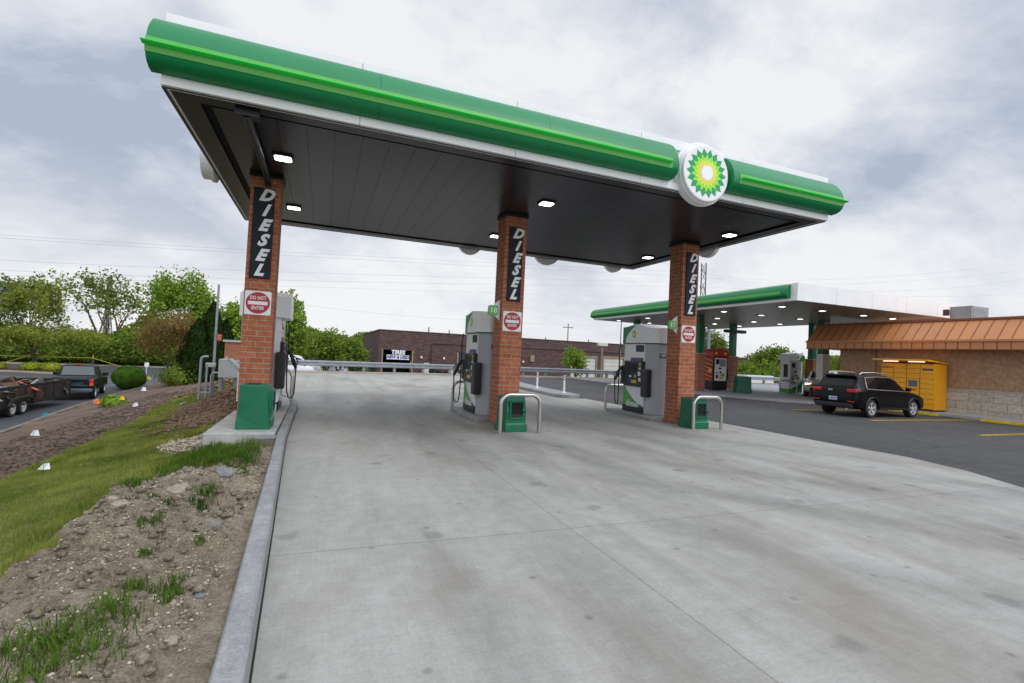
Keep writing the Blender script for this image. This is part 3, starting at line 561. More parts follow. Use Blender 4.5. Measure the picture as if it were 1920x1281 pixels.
# timber kerb along the mulch bed
seg = [(float(xk(y_)), y_) for y_ in np.arange(9.0, 46, 3.0)]
for i in range(len(seg) - 1):
    (xa, ya), (xb, yb) = seg[i], seg[i + 1]
    b = MB(); b.beam((0, 0, 0), (xb - xa - 0.01, yb - ya - 0.04, 0), 0.16, 0.2)
    o = b.build('timber_edging', 'timber', bevel=0.012); o.location = (xa - 0.1, ya, LOT + .10)
    tag(o, 'weathered grey timber edging beam between mulch bed and parking lot', 'edging', 'timber edging beams')
# painted stall lines
for i, y in enumerate((13.75, 10.85, 7.95, 5.05)):
    for dy in (-0.09, 0.09):
        struct(sheet('stall_line', [(17.0, y + dy * 0.4 - 0.045), (23.0, y + dy * 2 - 0.045), (23.0, y + dy * 2 + 0.045), (17.0, y + dy * 0.4 + 0.045)], 0.004, 'line_paint'))
for (x0, y0, x1, y1) in ((-22.6, 51.5, -27.6, 50.6), (-22.6, 47.9, -28, 46.8), (-22.2, 44.4, -28, 43.3)):
    sheet('lot_line', [(x0, y0), (x1, y1), (x1, y1 + .12), (x0, y0 + .12)], LOT + .005, 'white_paint')
for k in range(5):
    y = 45 + k * 2.2; sheet('lot_line', [(-12.8, y), (-17.2, y + 0.4), (-17.2, y + .54), (-12.8, y + .14)], LOT + .005, 'white_paint')
raised('lot_kerb', [(-90, 70.3), (-11.6, 73.0), (-11.6, 73.7), (-90, 71)], -2.5, LOT + .15, 'tankerb')
pis = [(-40, 57.5), (-26.2, 57.5), (-20.8, 55.1), (-20.2, 56.5), (-22.9, 62.5), (-40, 64.5)]
raised('planting_island', pis, -2.5, LOT + .13, 'tankerb')
sheet('planting_soil', [(-40, 58), (-26.3, 57.9), (-21.8, 56), (-21.3, 57), (-23.4, 61.9), (-40, 64)], LOT + .136, 'mulch')
# ------------------------------------------------------------------ diesel canopy
X0, X1, Y0, Y1, ZC, ZT = -2.1, 9.93, 7.3, 14.4, 4.80, 5.72
can = thing('fuel_canopy', 'big diesel canopy with rounded green front fascia on three brick columns', 'canopy', (3.9, 10.85, 0))
def W_(mb, name, mt, parent=can, **k): return mb.build(name, mt, parent, world=True, **k)
# white roof box walls (four sides), bottom rim
b = MB(); b.box(X0, X1, Y0 + .05, Y0 + .12, ZC, ZT); b.box(X0, X1, Y1 - .12, Y1, ZC, ZT); b.box(X0, X0 + .07, Y0 + .12, Y1 - .12, ZC, ZT); b.box(X1 - .07, X1, Y0 + .12, Y1 - .12, ZC, ZT)
b.box(X0 + .07, X1 - .07, Y0 + .12, Y1 - .12, ZT - .25, ZT - .2); W_(b, 'roof_deck', 'white')
xs_ = [X0 + i * (X1 - X0) / 5 for i in range(6)]
b = MB()
for i in range(5): b.box(xs_[i] + .003, xs_[i + 1] - .003, Y0, Y0 + .045, ZC + 0.0, ZC + .125)
W_(b, 'bottom_band', 'white', bevel=.004)
b = MB()
for i in range(5): b.box(xs_[i] + .003, xs_[i + 1] - .003, Y0 + .02, Y0 + .048, 5.55, ZT + .012)
W_(b, 'top_band', 'white', bevel=.004)
def bull(side, x0, x1, yb, bulge, z0, z1):
    """rounded fascia cross-section, returns prism polygon (depth, z); depth measured outwards"""
    pts = [(0, 0.0), (.42, .01), (.72, .06), (.90, .13), (1.0, .25), (1.0, .38), (.93, .52), (.80, .66), (.58, .80), (.32, .92), (.08, 1.0), (0, 1.0)]
    return [(d * bulge, z0 + t * (z1 - z0)) for d, t in pts]
prof = bull('y', 0, 0, Y0, .27, 4.925, 5.60)
segs = [(-2.2, 0.55), (0.554, 3.2), (3.204, 5.74), (7.02, 10.02)]
for a, c in segs:
    W_(MB().prism([(Y0 - d, z) for d, z in prof], 'x', a, c), 'green_fascia', 'green', smooth=True, angle=40)
# light green stripe and LED fin
for a, c in ((-2.205, 5.60), (7.16, 10.025)):
    st = [(Y0 - .27 * .96 - .006, 5.05), (Y0 - .276, 5.10), (Y0 - .279, 5.17), (Y0 - .27 * .97 - .007, 5.235), (Y0 - .2, 5.235), (Y0 - .2, 5.05)]
    W_(MB().prism(st, 'x', a, c), 'light_stripe', 'green_light', smooth=True, angle=50)
for a, c in ((-2.23, -0.95), (-0.945, 1.05), (1.055, 3.25), (3.255, 5.56), (7.2, 10.06)):
    W_(MB().prism([(Y0 - .27, 5.125), (Y0 - .345, 5.135), (Y0 - .355, 5.147), (Y0 - .345, 5.156), (Y0 - .27, 5.163)], 'x', a, c), 'light_bar', 'green_led')
# ceiling: metal planks across, dark gutter groove, rim frame
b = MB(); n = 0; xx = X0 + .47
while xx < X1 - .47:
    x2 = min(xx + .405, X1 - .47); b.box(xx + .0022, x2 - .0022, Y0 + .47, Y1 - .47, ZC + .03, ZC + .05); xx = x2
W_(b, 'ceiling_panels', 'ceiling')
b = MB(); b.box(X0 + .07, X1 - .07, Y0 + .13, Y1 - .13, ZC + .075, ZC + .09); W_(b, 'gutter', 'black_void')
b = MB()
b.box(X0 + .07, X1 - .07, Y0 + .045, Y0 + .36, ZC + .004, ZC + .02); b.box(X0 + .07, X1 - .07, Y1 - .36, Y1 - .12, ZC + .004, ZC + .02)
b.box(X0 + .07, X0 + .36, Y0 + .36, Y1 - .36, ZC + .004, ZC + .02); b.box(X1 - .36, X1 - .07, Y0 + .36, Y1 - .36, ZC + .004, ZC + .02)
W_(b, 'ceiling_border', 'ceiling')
b = MB(); b.box(X0 - .003, X1 + .003, Y0 + .055, Y0 + .075, ZC - .012, ZC); b.box(X0 - .003, X1 + .003, Y1 - .06, Y1 + .003, ZC - .012, ZC); b.box(X0 - .003, X0 + .04, Y0 + .08, Y1 - .065, ZC - .012, ZC); b.box(X1 - .04, X1 + .003, Y0 + .08, Y1 - .065, ZC - .012, ZC)
W_(b, 'rim_trim', 'ceiling_frame')
pp = MB(); pp.tube([(-1.16, 7.55, 4.72), (-1.16, 10.0, 4.72), (-1.16, 10.32, 4.66), (-1.16, 10.36, 4.6)], .055, 12); pp.box(-1.3, -1.0, 7.5, 7.68, 4.70, 4.83); W_(pp, 'drain_pipe', 'dark_plastic', smooth=True)
COLX = (-1.45, 3.70, 8.70); CY0, CY1 = 10.35, 10.88; CW = .52
for cx0, z0 in zip(COLX, (0.15, 0.0, 0.0)):
    col = W_(MB().box(cx0, cx0 + CW, CY0, CY1, z0, 4.76), 'column', 'brick', bevel=.006)
    W_(MB().box(cx0 - .03, cx0 + CW + .03, CY0 - .03, CY1 + .03, 4.76, 4.815), 'cap', 'black', parent=col)
for lx in (-.83, 4.19, 9.16):
    for ly in (9.26, 12.5):
        f = W_(MB().prism(rrect(lx - .17, lx + .17, ly - .165, ly + .165, .06), 'z', ZC - .004, ZC + .035), 'ceiling_light', 'black', bevel=.004)
        W_(MB().prism(rrect(lx - .135, lx + .135, ly - .125, ly + .125, .05), 'z', ZC - .010, ZC - .0045), 'lens', 'lamp', parent=f)
# round emblem on the front
ex, ez, ey = 6.44, 5.14, 7.12
W_(disc((6.46, 5.18), .60, 'y', Y0 - .02, Y0 + .05), 'emblem_backing', 'white', smooth=True, angle=30)
em = W_(disc((ex, ez), .53, 'y', ey, Y0 - .02), 'emblem', 'white_sign', bevel=.025, seg=3, smooth=True, angle=30)
W_(disc((ex, ez), .548, 'y', ey + .07, Y0 - .018), 'rim', 'white', parent=em, bevel=.01, smooth=True, angle=30)
k = pi / 18
for ro, ri, ph, dz, mt in ((.46, .365, k * 0, .004, 'logo_dark'), (.365, .27, k, .007, 'logo_light'), (.285, .205, 0, .010, 'logo_lime'), (.235, .165, k, .013, 'logo_yellow'), (.165, .12, 0, .016, 'logo_white')):
    W_(MB().prism(star((ex, ez), ro, ri, 18, ph + k / 2 * 0), 'y', ey - dz, ey + .002), 'emblem_star', mt, parent=em)
W_(MB().prism(star((ex, ez), .165, .12, 18, 0), 'y', ey - .018, ey), 'emblem_star', 'logo_white', parent=em)
# emblems on the other sides, seen edge-on and from behind
for (cx_, r_) in ((4.02, .36), (6.62, .46), (9.16, .36)):
    W_(disc((cx_, 5.0 if r_ < .4 else 5.07), r_ + .02, 'y', Y1 + .002, Y1 + .12), 'emblem', 'white', smooth=True, angle=30)
W_(MB().prism([(10.86 + .44 * cos(2 * pi * i / 40), 5.06 + .44 * sin(2 * pi * i / 40)) for i in range(40)], 'x', X1 + .002, X1 + .12), 'emblem', 'white', smooth=True, angle=30)
e2 = W_(MB().prism([(10.75 + .36 * cos(2 * pi * i / 40), 5.08 + .40 * sin(2 * pi * i / 40)) for i in range(40)], 'x', X0 - .22, X0 - .06), 'emblem', 'white_sign', smooth=True, angle=30, bevel=.02)
W_(MB().prism([(10.75 + .40 * cos(2 * pi * i / 40), 5.08 + .44 * sin(2 * pi * i / 40)) for i in range(40)], 'x', X0 - .06, X0 - .002), 'rim', 'white', smooth=True, angle=30, parent=e2)
# ------------------------------------------------------------------ column signs
names = ('left', 'middle', 'right')
for i, (a, c, z0, z1) in enumerate(((-1.385, -1.025, 2.82, 4.55), (3.795, 4.125, 2.82, 4.51), (8.80, 9.14, 2.86, 4.54))):
    cx_ = (a + c) / 2
    s = thing('lettered_sign', ('tall black DIESEL sign on the leftmost brick column above the raised island', 'tall black DIESEL sign on the middle brick column beside flag number 18', 'tall black DIESEL sign on the right brick column beside flag number 17')[i], 'sign', (cx_, CY0, z0), 0, 'vertical diesel signs on the brick columns')
    MB().box(-(c - a) / 2, (c - a) / 2, -.035, -.001, 0, z1 - z0).build('panel', 'sign_black', s, bevel=.004)
    H_ = z1 - z0
    for j, ch in enumerate('DIESEL'):
        txt(ch, .30, (-(j - 2.5) * .010, -.038, H_ - .15 - j * (H_ - .30) / 5), FACE_S, 'white_sign', s, 'letter', .003, .016, .42, 1.0)
for i, (a, z0) in enumerate(((-1.43, 2.13), (3.735, 2.14), (8.73, 2.15))):
    s = thing('no_entry_sign', ('red and white DO NOT ENTER sign on the leftmost brick column', 'red and white DO NOT ENTER sign on the middle brick column', 'red and white DO NOT ENTER sign on the right brick column')[i], 'sign', (a + .225, CY0, z0), 0, 'do not enter signs on the brick columns')
    MB().prism(rrect(-.225, .225, 0, .45, .03), 'y', -.012, -.001).build('plate', 'white_sign', s)
    disc((0, .225), .205, 'y', -.015, -.0115).build('red_disc', 'sign_red', s)
    MB().box(-.165, .165, -.018, -.0145, .19, .255).build('white_bar', 'white_sign', s)
    txt('DO NOT', .094, (0, -.0165, .318), FACE_S, 'white_sign', s, 'lettering', .0015, .0018, 0, .70, 1.05)
    txt('ENTER', .094, (0, -.0165, .128), FACE_S, 'white_sign', s, 'lettering', .0015, .0018, 0, .74, 1.05)
for i, (num, cx0) in enumerate((('18', 3.70), ('17', 8.70))):
    s = thing('number_flag', 'green and white number %s flag sticking out from the %s brick column' % (num, ('middle', 'right')[i]), 'sign', (cx0, 10.5, 2.38), 0, 'pump number flags')
    pts = [(-.002, 0), (-.002, .47)] + [(-.20 * sin(pi * t), .47 - .47 * t) for t in (.12, .25, .4, .5, .6, .75, .88)]
    MB().prism(pts, 'y', -.02, .02).build('flag_plate', 'white_sign', s)
    MB().prism(rrect(-.275, -.045, .10, .33, .05), 'y', -.03, .03).build('number_badge', 'green_light', s, bevel=.006)
    txt(num, .18, (-.155, -.032, .215), FACE_S, 'white_sign', s, 'number', .002, .002)
# ------------------------------------------------------------------ islands
il = MB(); il.prism([(-1.69, 8.86), (-0.66, 8.86), (-0.685, 13.4), (-0.8, 14.6), (-1.1, 15.2), (-1.69, 15.2)], 'z', -.6, .149)
struct(il.build('left_island', 'concrete_plain', bevel=.02))
struct(MB().box(8.33, 9.6, 10.93, 13.2, -.02, .10).build('right_island', 'kerb', bevel=.03))
struct(MB().box(3.35, 4.6, 10.93, 13.2, -.02, .10).build('middle_island', 'kerb', bevel=.03))
hb = thing('utility_vault', 'small taupe box with pale lid set against the front of the left island', 'box', (-.83, 8.73, -.2))
MB().box(-.19, .19, -.12, .12, 0, .28).build('box_body', 'box_taupe', hb, bevel=.006); MB().box(-.2, .2, -.13, .125, .28, .315).build('lid', 'kerb', hb, bevel=.008)
# ------------------------------------------------------------------ fuel dispensers
def make_pump(label, loc, rz):
    """local: x 0..0.9 between the two fuelling faces, y 0..1.7 along, origin at the corner on the near side"""
    t = thing('fuel_dispenser', label, 'gas pump', loc, rz, 'diesel dispensers')
    Wd, Ln, H = .90, 1.70, 2.03
    foot = [(.05, .32), (.27, .02), (.63, .02), (.85, .32), (.85, Ln - .32), (.63, Ln - .02), (.27, Ln - .02), (.05, Ln - .32)]
    MB().prism(foot, 'z', 0, H).build('cabinet', 'pump_grey', t, bevel=.02, seg=3)
    # head with a wavy top
    hd = [(.0, .30), (.22, -.03), (.68, -.03), (.90, .30), (.90, Ln - .28), (.68, Ln + .02), (.22, Ln + .02), (.0, Ln - .28)]
    k = len(hd); ring = []
    fine = []
    for i in range(k):
        a, c = hd[i], hd[(i + 1) % k]
        for q in range(6): fine.append((a[0] + (c[0] - a[0]) * q / 6, a[1] + (c[1] - a[1]) * q / 6))
    top = lambda y: 2.50 + .055 * cos((y - .15) * 2 * pi / 1.4 + 3.6) + .06 * y / Ln
    n = len(fine); V = [(x, y, H) for x, y in fine] + [(x, y, top(y)) for x, y in fine] + [(.45 + (x - .45) * .5, y, top(y) + .012) for x, y in fine] + [(.45, y, top(y) + .015) for x, y in fine]
    Fc = []
    for l in range(3): Fc += [(l * n + i, l * n + (i + 1) % n, (l + 1) * n + (i + 1) % n, (l + 1) * n + i) for i in range(n)]
    Fc += [tuple(range(n - 1, -1, -1))]
    MB().add(V, Fc).build('head', 'pump_silver', t, smooth=True, angle=35)
    MB().prism([(x, y) for x, y in hd], 'z', H - .02, H).build('head_seam', 'black', t)
    # green sweep on the far end of the head
    def sweep(xf, sgn, y_edge, flip):
        V = []; Fc = []; nn = 14
        for i in range(nn + 1):
            z = H + .005 + (2.54 - H) * i / nn; u = (i / nn)
            yi = (Ln - .30) - .14 * (1 - u) ** 2 - .62 * u ** 1.6 if not flip else .32 + .12 * (1 - u) ** 2 + .52 * u ** 2
            yo = Ln - .28 if not flip else .30
            zz = min(z, top(yi) - .003)
            V += [(xf - sgn * .004, yi, zz), (xf - sgn * .004, yo, min(z, top(yo)))]
        for i in range(nn): Fc.append((2 * i, 2 * i + 1, 2 * i + 3, 2 * i + 2))
        return MB().add(V, Fc)
    for sgn, xf, flip in ((1, 0, False), (-1, .90, False)):
        Yn = (lambda y: y) if not flip else (lambda y: Ln - y)
        def bx(x0, x1, y0, y1, z0, z1):
            xa, xb = (xf + sgn * x0, xf + sgn * x1); ya, yb = Yn(y0), Yn(y1)
            return (min(xa, xb), max(xa, xb), min(ya, yb), max(ya, yb), z0, z1)
        sweep(xf, sgn, 0, flip).build('green_sweep', 'green', t)
        # corner flank of the head, green
        y0, y1 = Ln - .28, Ln + .02
        V = [(xf - sgn * .004, Yn(y0), H), (xf + sgn * .22 - sgn * .006, Yn(y1) + (0.005 if not flip else -.005), H), (xf + sgn * .22 - sgn * .006, Yn(y1) + (0.005 if not flip else -.005), top(Yn(y1))), (xf - sgn * .004, Yn(y0), top(Yn(y0)))]
        MB().add(V, [(0, 1, 2, 3)]).build('green_sweep', 'green', t)
        # green helios roundel
        cy = Yn(.86)
        MB().prism([(cy + .085 * cos(2 * pi * i / 24), 2.29 + .105 * sin(2 * pi * i / 24)) for i in range(24)], 'x', xf - sgn * .006, xf).build('roundel', 'green_light', t)
        MB().prism(star((cy, 2.29), .075, .058, 12, 0), 'x', xf - sgn * .009, xf - sgn * .005).build('roundel_star', 'logo_lime', t)
        MB().box(*bx(.035, .055, .36, Ln - .34, 1.50, 2.0)).build('upper_panel', 'pump_silver', t, bevel=.004)
        MB().box(*bx(.02, .05, .40, .78, 1.77, 1.97)).build('media_screen', 'screen', t, bevel=.01)
        MB().box(*bx(.03, .05, .42, 1.02, 1.50, 1.60)).build('purple_strip', 'purple', t)
        md = MB().box(*bx(-.045, .06, .36, 1.24, .76, 1.50)).build('control_module', 'dark_plastic', t, bevel=.02, seg=3)
        MB().box(*bx(-.055, -.044, .62, .84, 1.18, 1.42)).build('price_display', 'screen', md)
        MB().box(*bx(-.052, -.044, .42, .54, 1.08, 1.20)).build('label_plate', 'white_sign', md)
        MB().box(*bx(-.052, -.044, .62, .72, 1.02, 1.10)).build('label_plate', 'galv', md)
        MB().box(*bx(-.052, -.044, .86, .95, 1.02, 1.08)).build('label_plate', 'white_sign', md)
        MB().box(*bx(-.052, -.044, .60, .86, .86, .95)).build('label_plate', 'flag_yellow', md)
        MB().box(*bx(-.052, -.044, .76, .96, .88, .98)).build('label_plate', 'banner_blue', md)
        MB().box(*bx(-.052, -.044, .40, .50, .92, 1.02)).build('label_plate', 'white_sign', md)
        # tall black holster cover at the near chamfer
        MB().box(*bx(-.10, .10, .08, .33, .50, 1.28)).build('holster_cover', 'dark_plastic', t, bevel=.03, seg=3)
        MB().box(*bx(-.053, -.044, .90, 1.16, 1.10, 1.44)).build('keypad', 'rubber', md)
        for kk in range(3): MB().box(*bx(-.053, -.044, .42 + kk * .0, .50, 1.26 + kk * .07, 1.31 + kk * .07)).build('grade_button', ('flag_white', 'green_light', 'flag_yellow')[kk], md)
        # lower skirt: black base, white panel, green wave
        MB().box(*bx(.015, .055, .36, Ln - .36, .02, .20)).build('skirt_base', 'black', t)
        MB().box(*bx(.02, .05, .36, Ln - .36, .20, .80)).build('skirt_panel', 'white_sign', t)
        V = []; nn = 16
        for i in range(nn + 1):
            u = i / nn; yy = .37 + u * (Ln - .74); zt = .22 + .56 * u ** 1.8
            V += [(xf + sgn * .017, Yn(yy), .20), (xf + sgn * .017, Yn(yy), zt)]
        MB().add(V, [(2 * i, 2 * i + 1, 2 * i + 3, 2 * i + 2) for i in range(nn)]).build('green_wave', 'green_light', t)
        V = []
        for i in range(nn + 1):
            u = i / nn; yy = .37 + u * (Ln - .74); V += [(xf + sgn * .015, Yn(yy), .22 + .56 * u ** 1.8), (xf + sgn * .015, Yn(yy), .245 + .56 * u ** 1.8)]
        MB().add(V, [(2 * i, 2 * i + 1, 2 * i + 3, 2 * i + 2) for i in range(nn)]).build('blue_line', 'banner_blue', t)
        txt('diesel', .27, (xf + sgn * .010, Yn(.86), .25), FACE_W if sgn > 0 else FACE_E, 'white_sign', t, 'lettering', .003, .003)
        # nozzle, boot and hose at the far end
        nz = MB().box(*bx(-.06, .05, 1.24, 1.40, .80, 1.36)).build('nozzle_boot', 'dark_plastic', t, bevel=.03)
        g = MB(); P_ = lambda a, y, z: (xf - sgn * a, Yn(y), z)
        g.tube([P_(.08, 1.34, 1.32), P_(.15, 1.36, 1.18), P_(.21, 1.38, 1.02), P_(.26, 1.40, .90)], [.035, .045, .05, .035], 10); g.tube([P_(.13, 1.36, 1.2), P_(.24, 1.38, 1.16), P_(.30, 1.4, 1.04), P_(.24, 1.4, .93)], .014, 6)
        g.build('nozzle', 'black', nz, smooth=True)
        h = MB(); h.tube([P_(.02, 1.48, 2.02), P_(.05, 1.5, 1.80), P_(.05, 1.5, 1.2), P_(.05, 1.49, .7), P_(.07, 1.46, .35), P_(.12, 1.40, .20), P_(.19, 1.36, .18), P_(.25, 1.35, .30), P_(.26, 1.36, .55), P_(.26, 1.38, .80), P_(.26, 1.40, .92)], .016, 8)
        h.build('hose', 'rubber', t, smooth=True)
    for sgn, yf, rot in ((-1, .02, FACE_S), (1, Ln - .02, (pi / 2, 0, pi))):
        MB().box(.29, .51, min(yf, yf + sgn * .006), max(yf, yf + sgn * .006), 1.62, 1.74).build('label_plate', 'black', t)
        txt('DEF', .10, (.40, yf + sgn * .009, 1.68), rot, 'white_sign', t, 'lettering', .001, .002)
    return t
pR = make_pump('grey and green diesel dispenser behind the right brick column with black nozzles', (8.50, 11.25, .10), 0)
pM = dup(pR, (3.52, 11.25, .10), 0, 'grey and green diesel dispenser half hidden behind the middle brick column')
pL = dup(pR, (-1.61, 11.3, .15), 0, 'diesel dispenser behind the leftmost column on the raised concrete island')
pL.scale = (.93, 1, 1); pL.location.x = -1.67
for ch in kids(pL):
    if ch.name.startswith('head') or ch.name.startswith('cabinet'):
        ch.data = ch.data.copy(); ch.data.materials[0] = M['pump_silver']
        if not ch.name.startswith('cab'): ch.scale = (1.16, 1, 1); ch.location.x = -.02
    if ch.name.split('.')[0] in ('holster_cover', 'hose', 'nozzle_boot', 'control_module') and min(v.co.x for v in ch.data.vertices) < 0:
        for g in kids(ch): bpy.data.objects.remove(g)
        bpy.data.objects.remove(ch)
# ------------------------------------------------------------------ bins
def make_bin(label, loc, rz):
    """front faces -Y"""
    t = thing('trash_bin', label, 'trash bin', loc, rz, 'green forecourt trash bins')
    w = .25; V = []; Fc = []
    prof_ = [(-.27, 0), (-.27, .16), (-.25, .18), (-.255, .44), (-.20, .70), (-.19, .745), (.23, .745), (.24, .18), (.26, .16), (.26, 0)]
    ws = [.26, .26, .235, .235, .22, .215, .215, .235, .26, .26]
    n = len(prof_)
    for sx in (-1, 1):
        for (y, z), ww in zip(prof_, ws): V.append((sx * ww, y, z))
    Fc = [(i, (i + 1) % n, n + (i + 1) % n, n + i) for i in range(n)] + [tuple(range(n - 1, -1, -1)), tuple(range(n, 2 * n))]
    MB().add(V, Fc).build('body', 'bin_green', t, bevel=.018, seg=3)
    MB().box(-.15, .15, -.06, .14, .744, .749).build('bag_hole', 'black_void', t)
    fr = MB(); 
    for x0, x1, z0, z1 in ((-.17, -.135, .27, .65), (.135, .17, .27, .65), (-.135, .135, .27, .305), (-.135, .135, .615, .65)): fr.box(x0, x1, -.282, -.19, z0, z1)
    o = fr.build('window_frame', 'bin_green', t, bevel=.008)
    MB().box(-.135, .135, -.262, -.2, .305, .615).build('opening', 'black_void', t)
    MB().box(-.13, .13, -.268, -.2, .31, .37).build('water_tray', 'dark_plastic', t)
    b = MB(); b.tube([(.06, -.25, .40), (.10, -.30, .40), (.16, -.345, .44)], .013, 8); b.build('squeegee_handle', 'black', t, smooth=True)
    b = MB(); b.box(-.006 + .27 * 0 + .233, .242, .0, .012, .2, .70); b.build('rib', 'bin_green', t)
    return t
bM = make_bin('green plastic trash bin in front of the middle brick column behind a steel hoop', (3.80, 9.73, 0), radians_ := 0.10)
bR = dup(bM, (8.78, 9.85, 0), 0.02, 'green plastic trash bin in front of the right brick column behind a steel hoop')
bL = dup(bM, (-1.03, 9.43, .149), pi / 2 - 0.03, 'green plastic trash bin on the raised island in front of the leftmost column')
# ------------------------------------------------------------------ steel hoop bollards
def hoop(label, loc, wdt=.87, h=.79, rz=0):
    b = MB(); r_ = .2; pts = [(-wdt / 2, 0, 0), (-wdt / 2, 0, h - r_)]
    for i in range(1, 8): a = pi - pi / 2 * i / 7; pts.append((-wdt / 2 + r_ + r_ * cos(a), 0, h - r_ + r_ * sin(a)))
    for i in range(0, 8): a = pi / 2 - pi / 2 * i / 7; pts.append((wdt / 2 - r_ + r_ * cos(a), 0, h - r_ + r_ * sin(a)))
    pts.append((wdt / 2, 0, 0))
    o = b.tube(pts, .042, 16).build('hoop_barrier', 'steel', smooth=True); o.location = loc; o.rotation_euler = (0, 0, rz)
    return tag(o, label, 'barrier', 'stainless steel hoop barriers')
hoop('stainless steel hoop barrier in front of the middle bin', (3.85, 9.32, 0))
hoop('stainless steel hoop barrier in front of the right bin', (8.93, 9.52, 0))
hoop('steel hoop barrier behind the middle dispenser, only its left bend showing', (3.86, 13.3, 0))
hoop('steel hoop barrier behind the right dispenser, only its left bend showing', (8.96, 13.55, 0))
hoop('steel hoop barrier at the back of the raised left island', (-1.15, 13.95, .15), rz=0)
# ------------------------------------------------------------------ second canopy
c2 = thing('fuel_canopy', 'lower canopy with green side fascia and white end beyond the parked cars', 'canopy', (23.1, 22.3, 0))
A0, A1, B0, B1, Z2, T2 = 17.8, 28.4, 14.3, 30.3, 4.38, 5.08
def V_(mb, name, mt, parent=c2, **k): return mb.build(name, mt, parent, world=True, **k)
b = MB()
ys_ = [A0 + 0.12] + [A0 + 2.3 * i for i in range(1, 5)] + [A1]
for i in range(len(ys_) - 1): b.box(ys_[i] + .004, ys_[i + 1] - .004, B0, B0 + .06, Z2, T2 + .02)
V_(b, 'white_fascia', 'white', bevel=.005)
b = MB(); b.box(A0 + .02, A0 + .12, B0, B1, Z2, T2 + .02); b.box(A1 - .08, A1, B0 + .062, B1, Z2, T2); b.box(A0 + .12, A1 - .08, B1 - .08, B1, Z2, T2); b.box(A0 + .12, A1 - .08, B0 + .07, B1 - .09, T2 - .3, T2 - .25)
V_(b, 'roof_deck', 'white')
V_(MB().box(A0, A0 + .02, B0, B1, Z2, Z2 + .11), 'bottom_band', 'white')
pr = bull('x', 0, 0, 0, .24, Z2 + .115, T2 - .02)
V_(MB().prism([(A0 + .02 - d, z) for d, z in pr], 'y', B0 + .32, B1 + .1), 'green_fascia', 'green', smooth=True, angle=40)
V_(MB().prism([(A0 + .02 - .24 - .004, Z2 + .26), (A0 + .02 - .25, Z2 + .30), (A0 + .02 - .25, Z2 + .35), (A0 + .02 - .236, Z2 + .40), (A0 - .1, Z2 + .4), (A0 - .1, Z2 + .26)], 'y', B0 + .62, B1 + .105), 'light_stripe', 'green_light')
b = MB(); yy = B0 + .08
while yy < B1 - .1:
    y2 = min(yy + .40, B1 - .09); b.box(A0 + .13, A1 - .09, yy + .005, y2 - .005, Z2 + .03, Z2 + .05); yy = y2
V_(b, 'ceiling_panels', 'ceiling2')
V_(MB().box(A0 + .13, A1 - .09, B0 + .08, B1 - .09, Z2 + .06, Z2 + .075), 'gutter', 'black_void')
for lx in (19.3, 21.9, 24.8, 27.0):
    for ly in (16.25, 19.7, 22.85, 26.1, 29.4):
        f = V_(MB().box(lx - .2, lx + .2, ly - .2, ly + .2, Z2 + .0, Z2 + .03), 'ceiling_light', 'galv'); V_(MB().box(lx - .1, lx + .1, ly - .1, ly + .1, Z2 - .006, Z2 - .001), 'lens', 'lamp', parent=f)
for (x, y, kind) in ((20.1, 22.3, 'b'), (25.95, 25.6, 'b'), (26.45, 19.5, 'w'), (27.75, 21.15, 'b'), (20.0, 28.2, 'b'), (26.0, 28.6, 'b')):
    w = .17
    if kind == 'b':
        cc = V_(MB().box(x - .25, x + .25, y - .25, y + .25, .06, 2.18), 'column', 'brick_far', bevel=.01); V_(MB().box(x - .28, x + .28, y - .28, y + .28, 2.18, 2.23), 'cap', 'concrete_plain', parent=cc)
        V_(MB().box(x - w, x + w, y - w, y + w, 2.23, Z2 + .028), 'post', 'green_deep', parent=cc)
    else:
        cc = V_(MB().box(x - .27, x + .27, y - .2, y + .2, .06, 2.5), 'column', 'white', bevel=.01); V_(MB().box(x - .25, x + .25, y - .18, y + .18, 2.5, Z2 + .028), 'post', 'green_deep', parent=cc)
V_(MB().box(24.7, 26.3, 24.8, 25.2, 3.78, 3.98), 'hanging_sign_back', 'black', bevel=.02)
for (ax, r_) in ((22.3, .35), (26.9, .35)):
    V_(MB().prism([(ax + r_ * cos(2 * pi * i / 30), Z2 + .18 + r_ * sin(2 * pi * i / 30)) for i in range(30)], 'y', B1 + .002, B1 + .1), 'emblem', 'white')
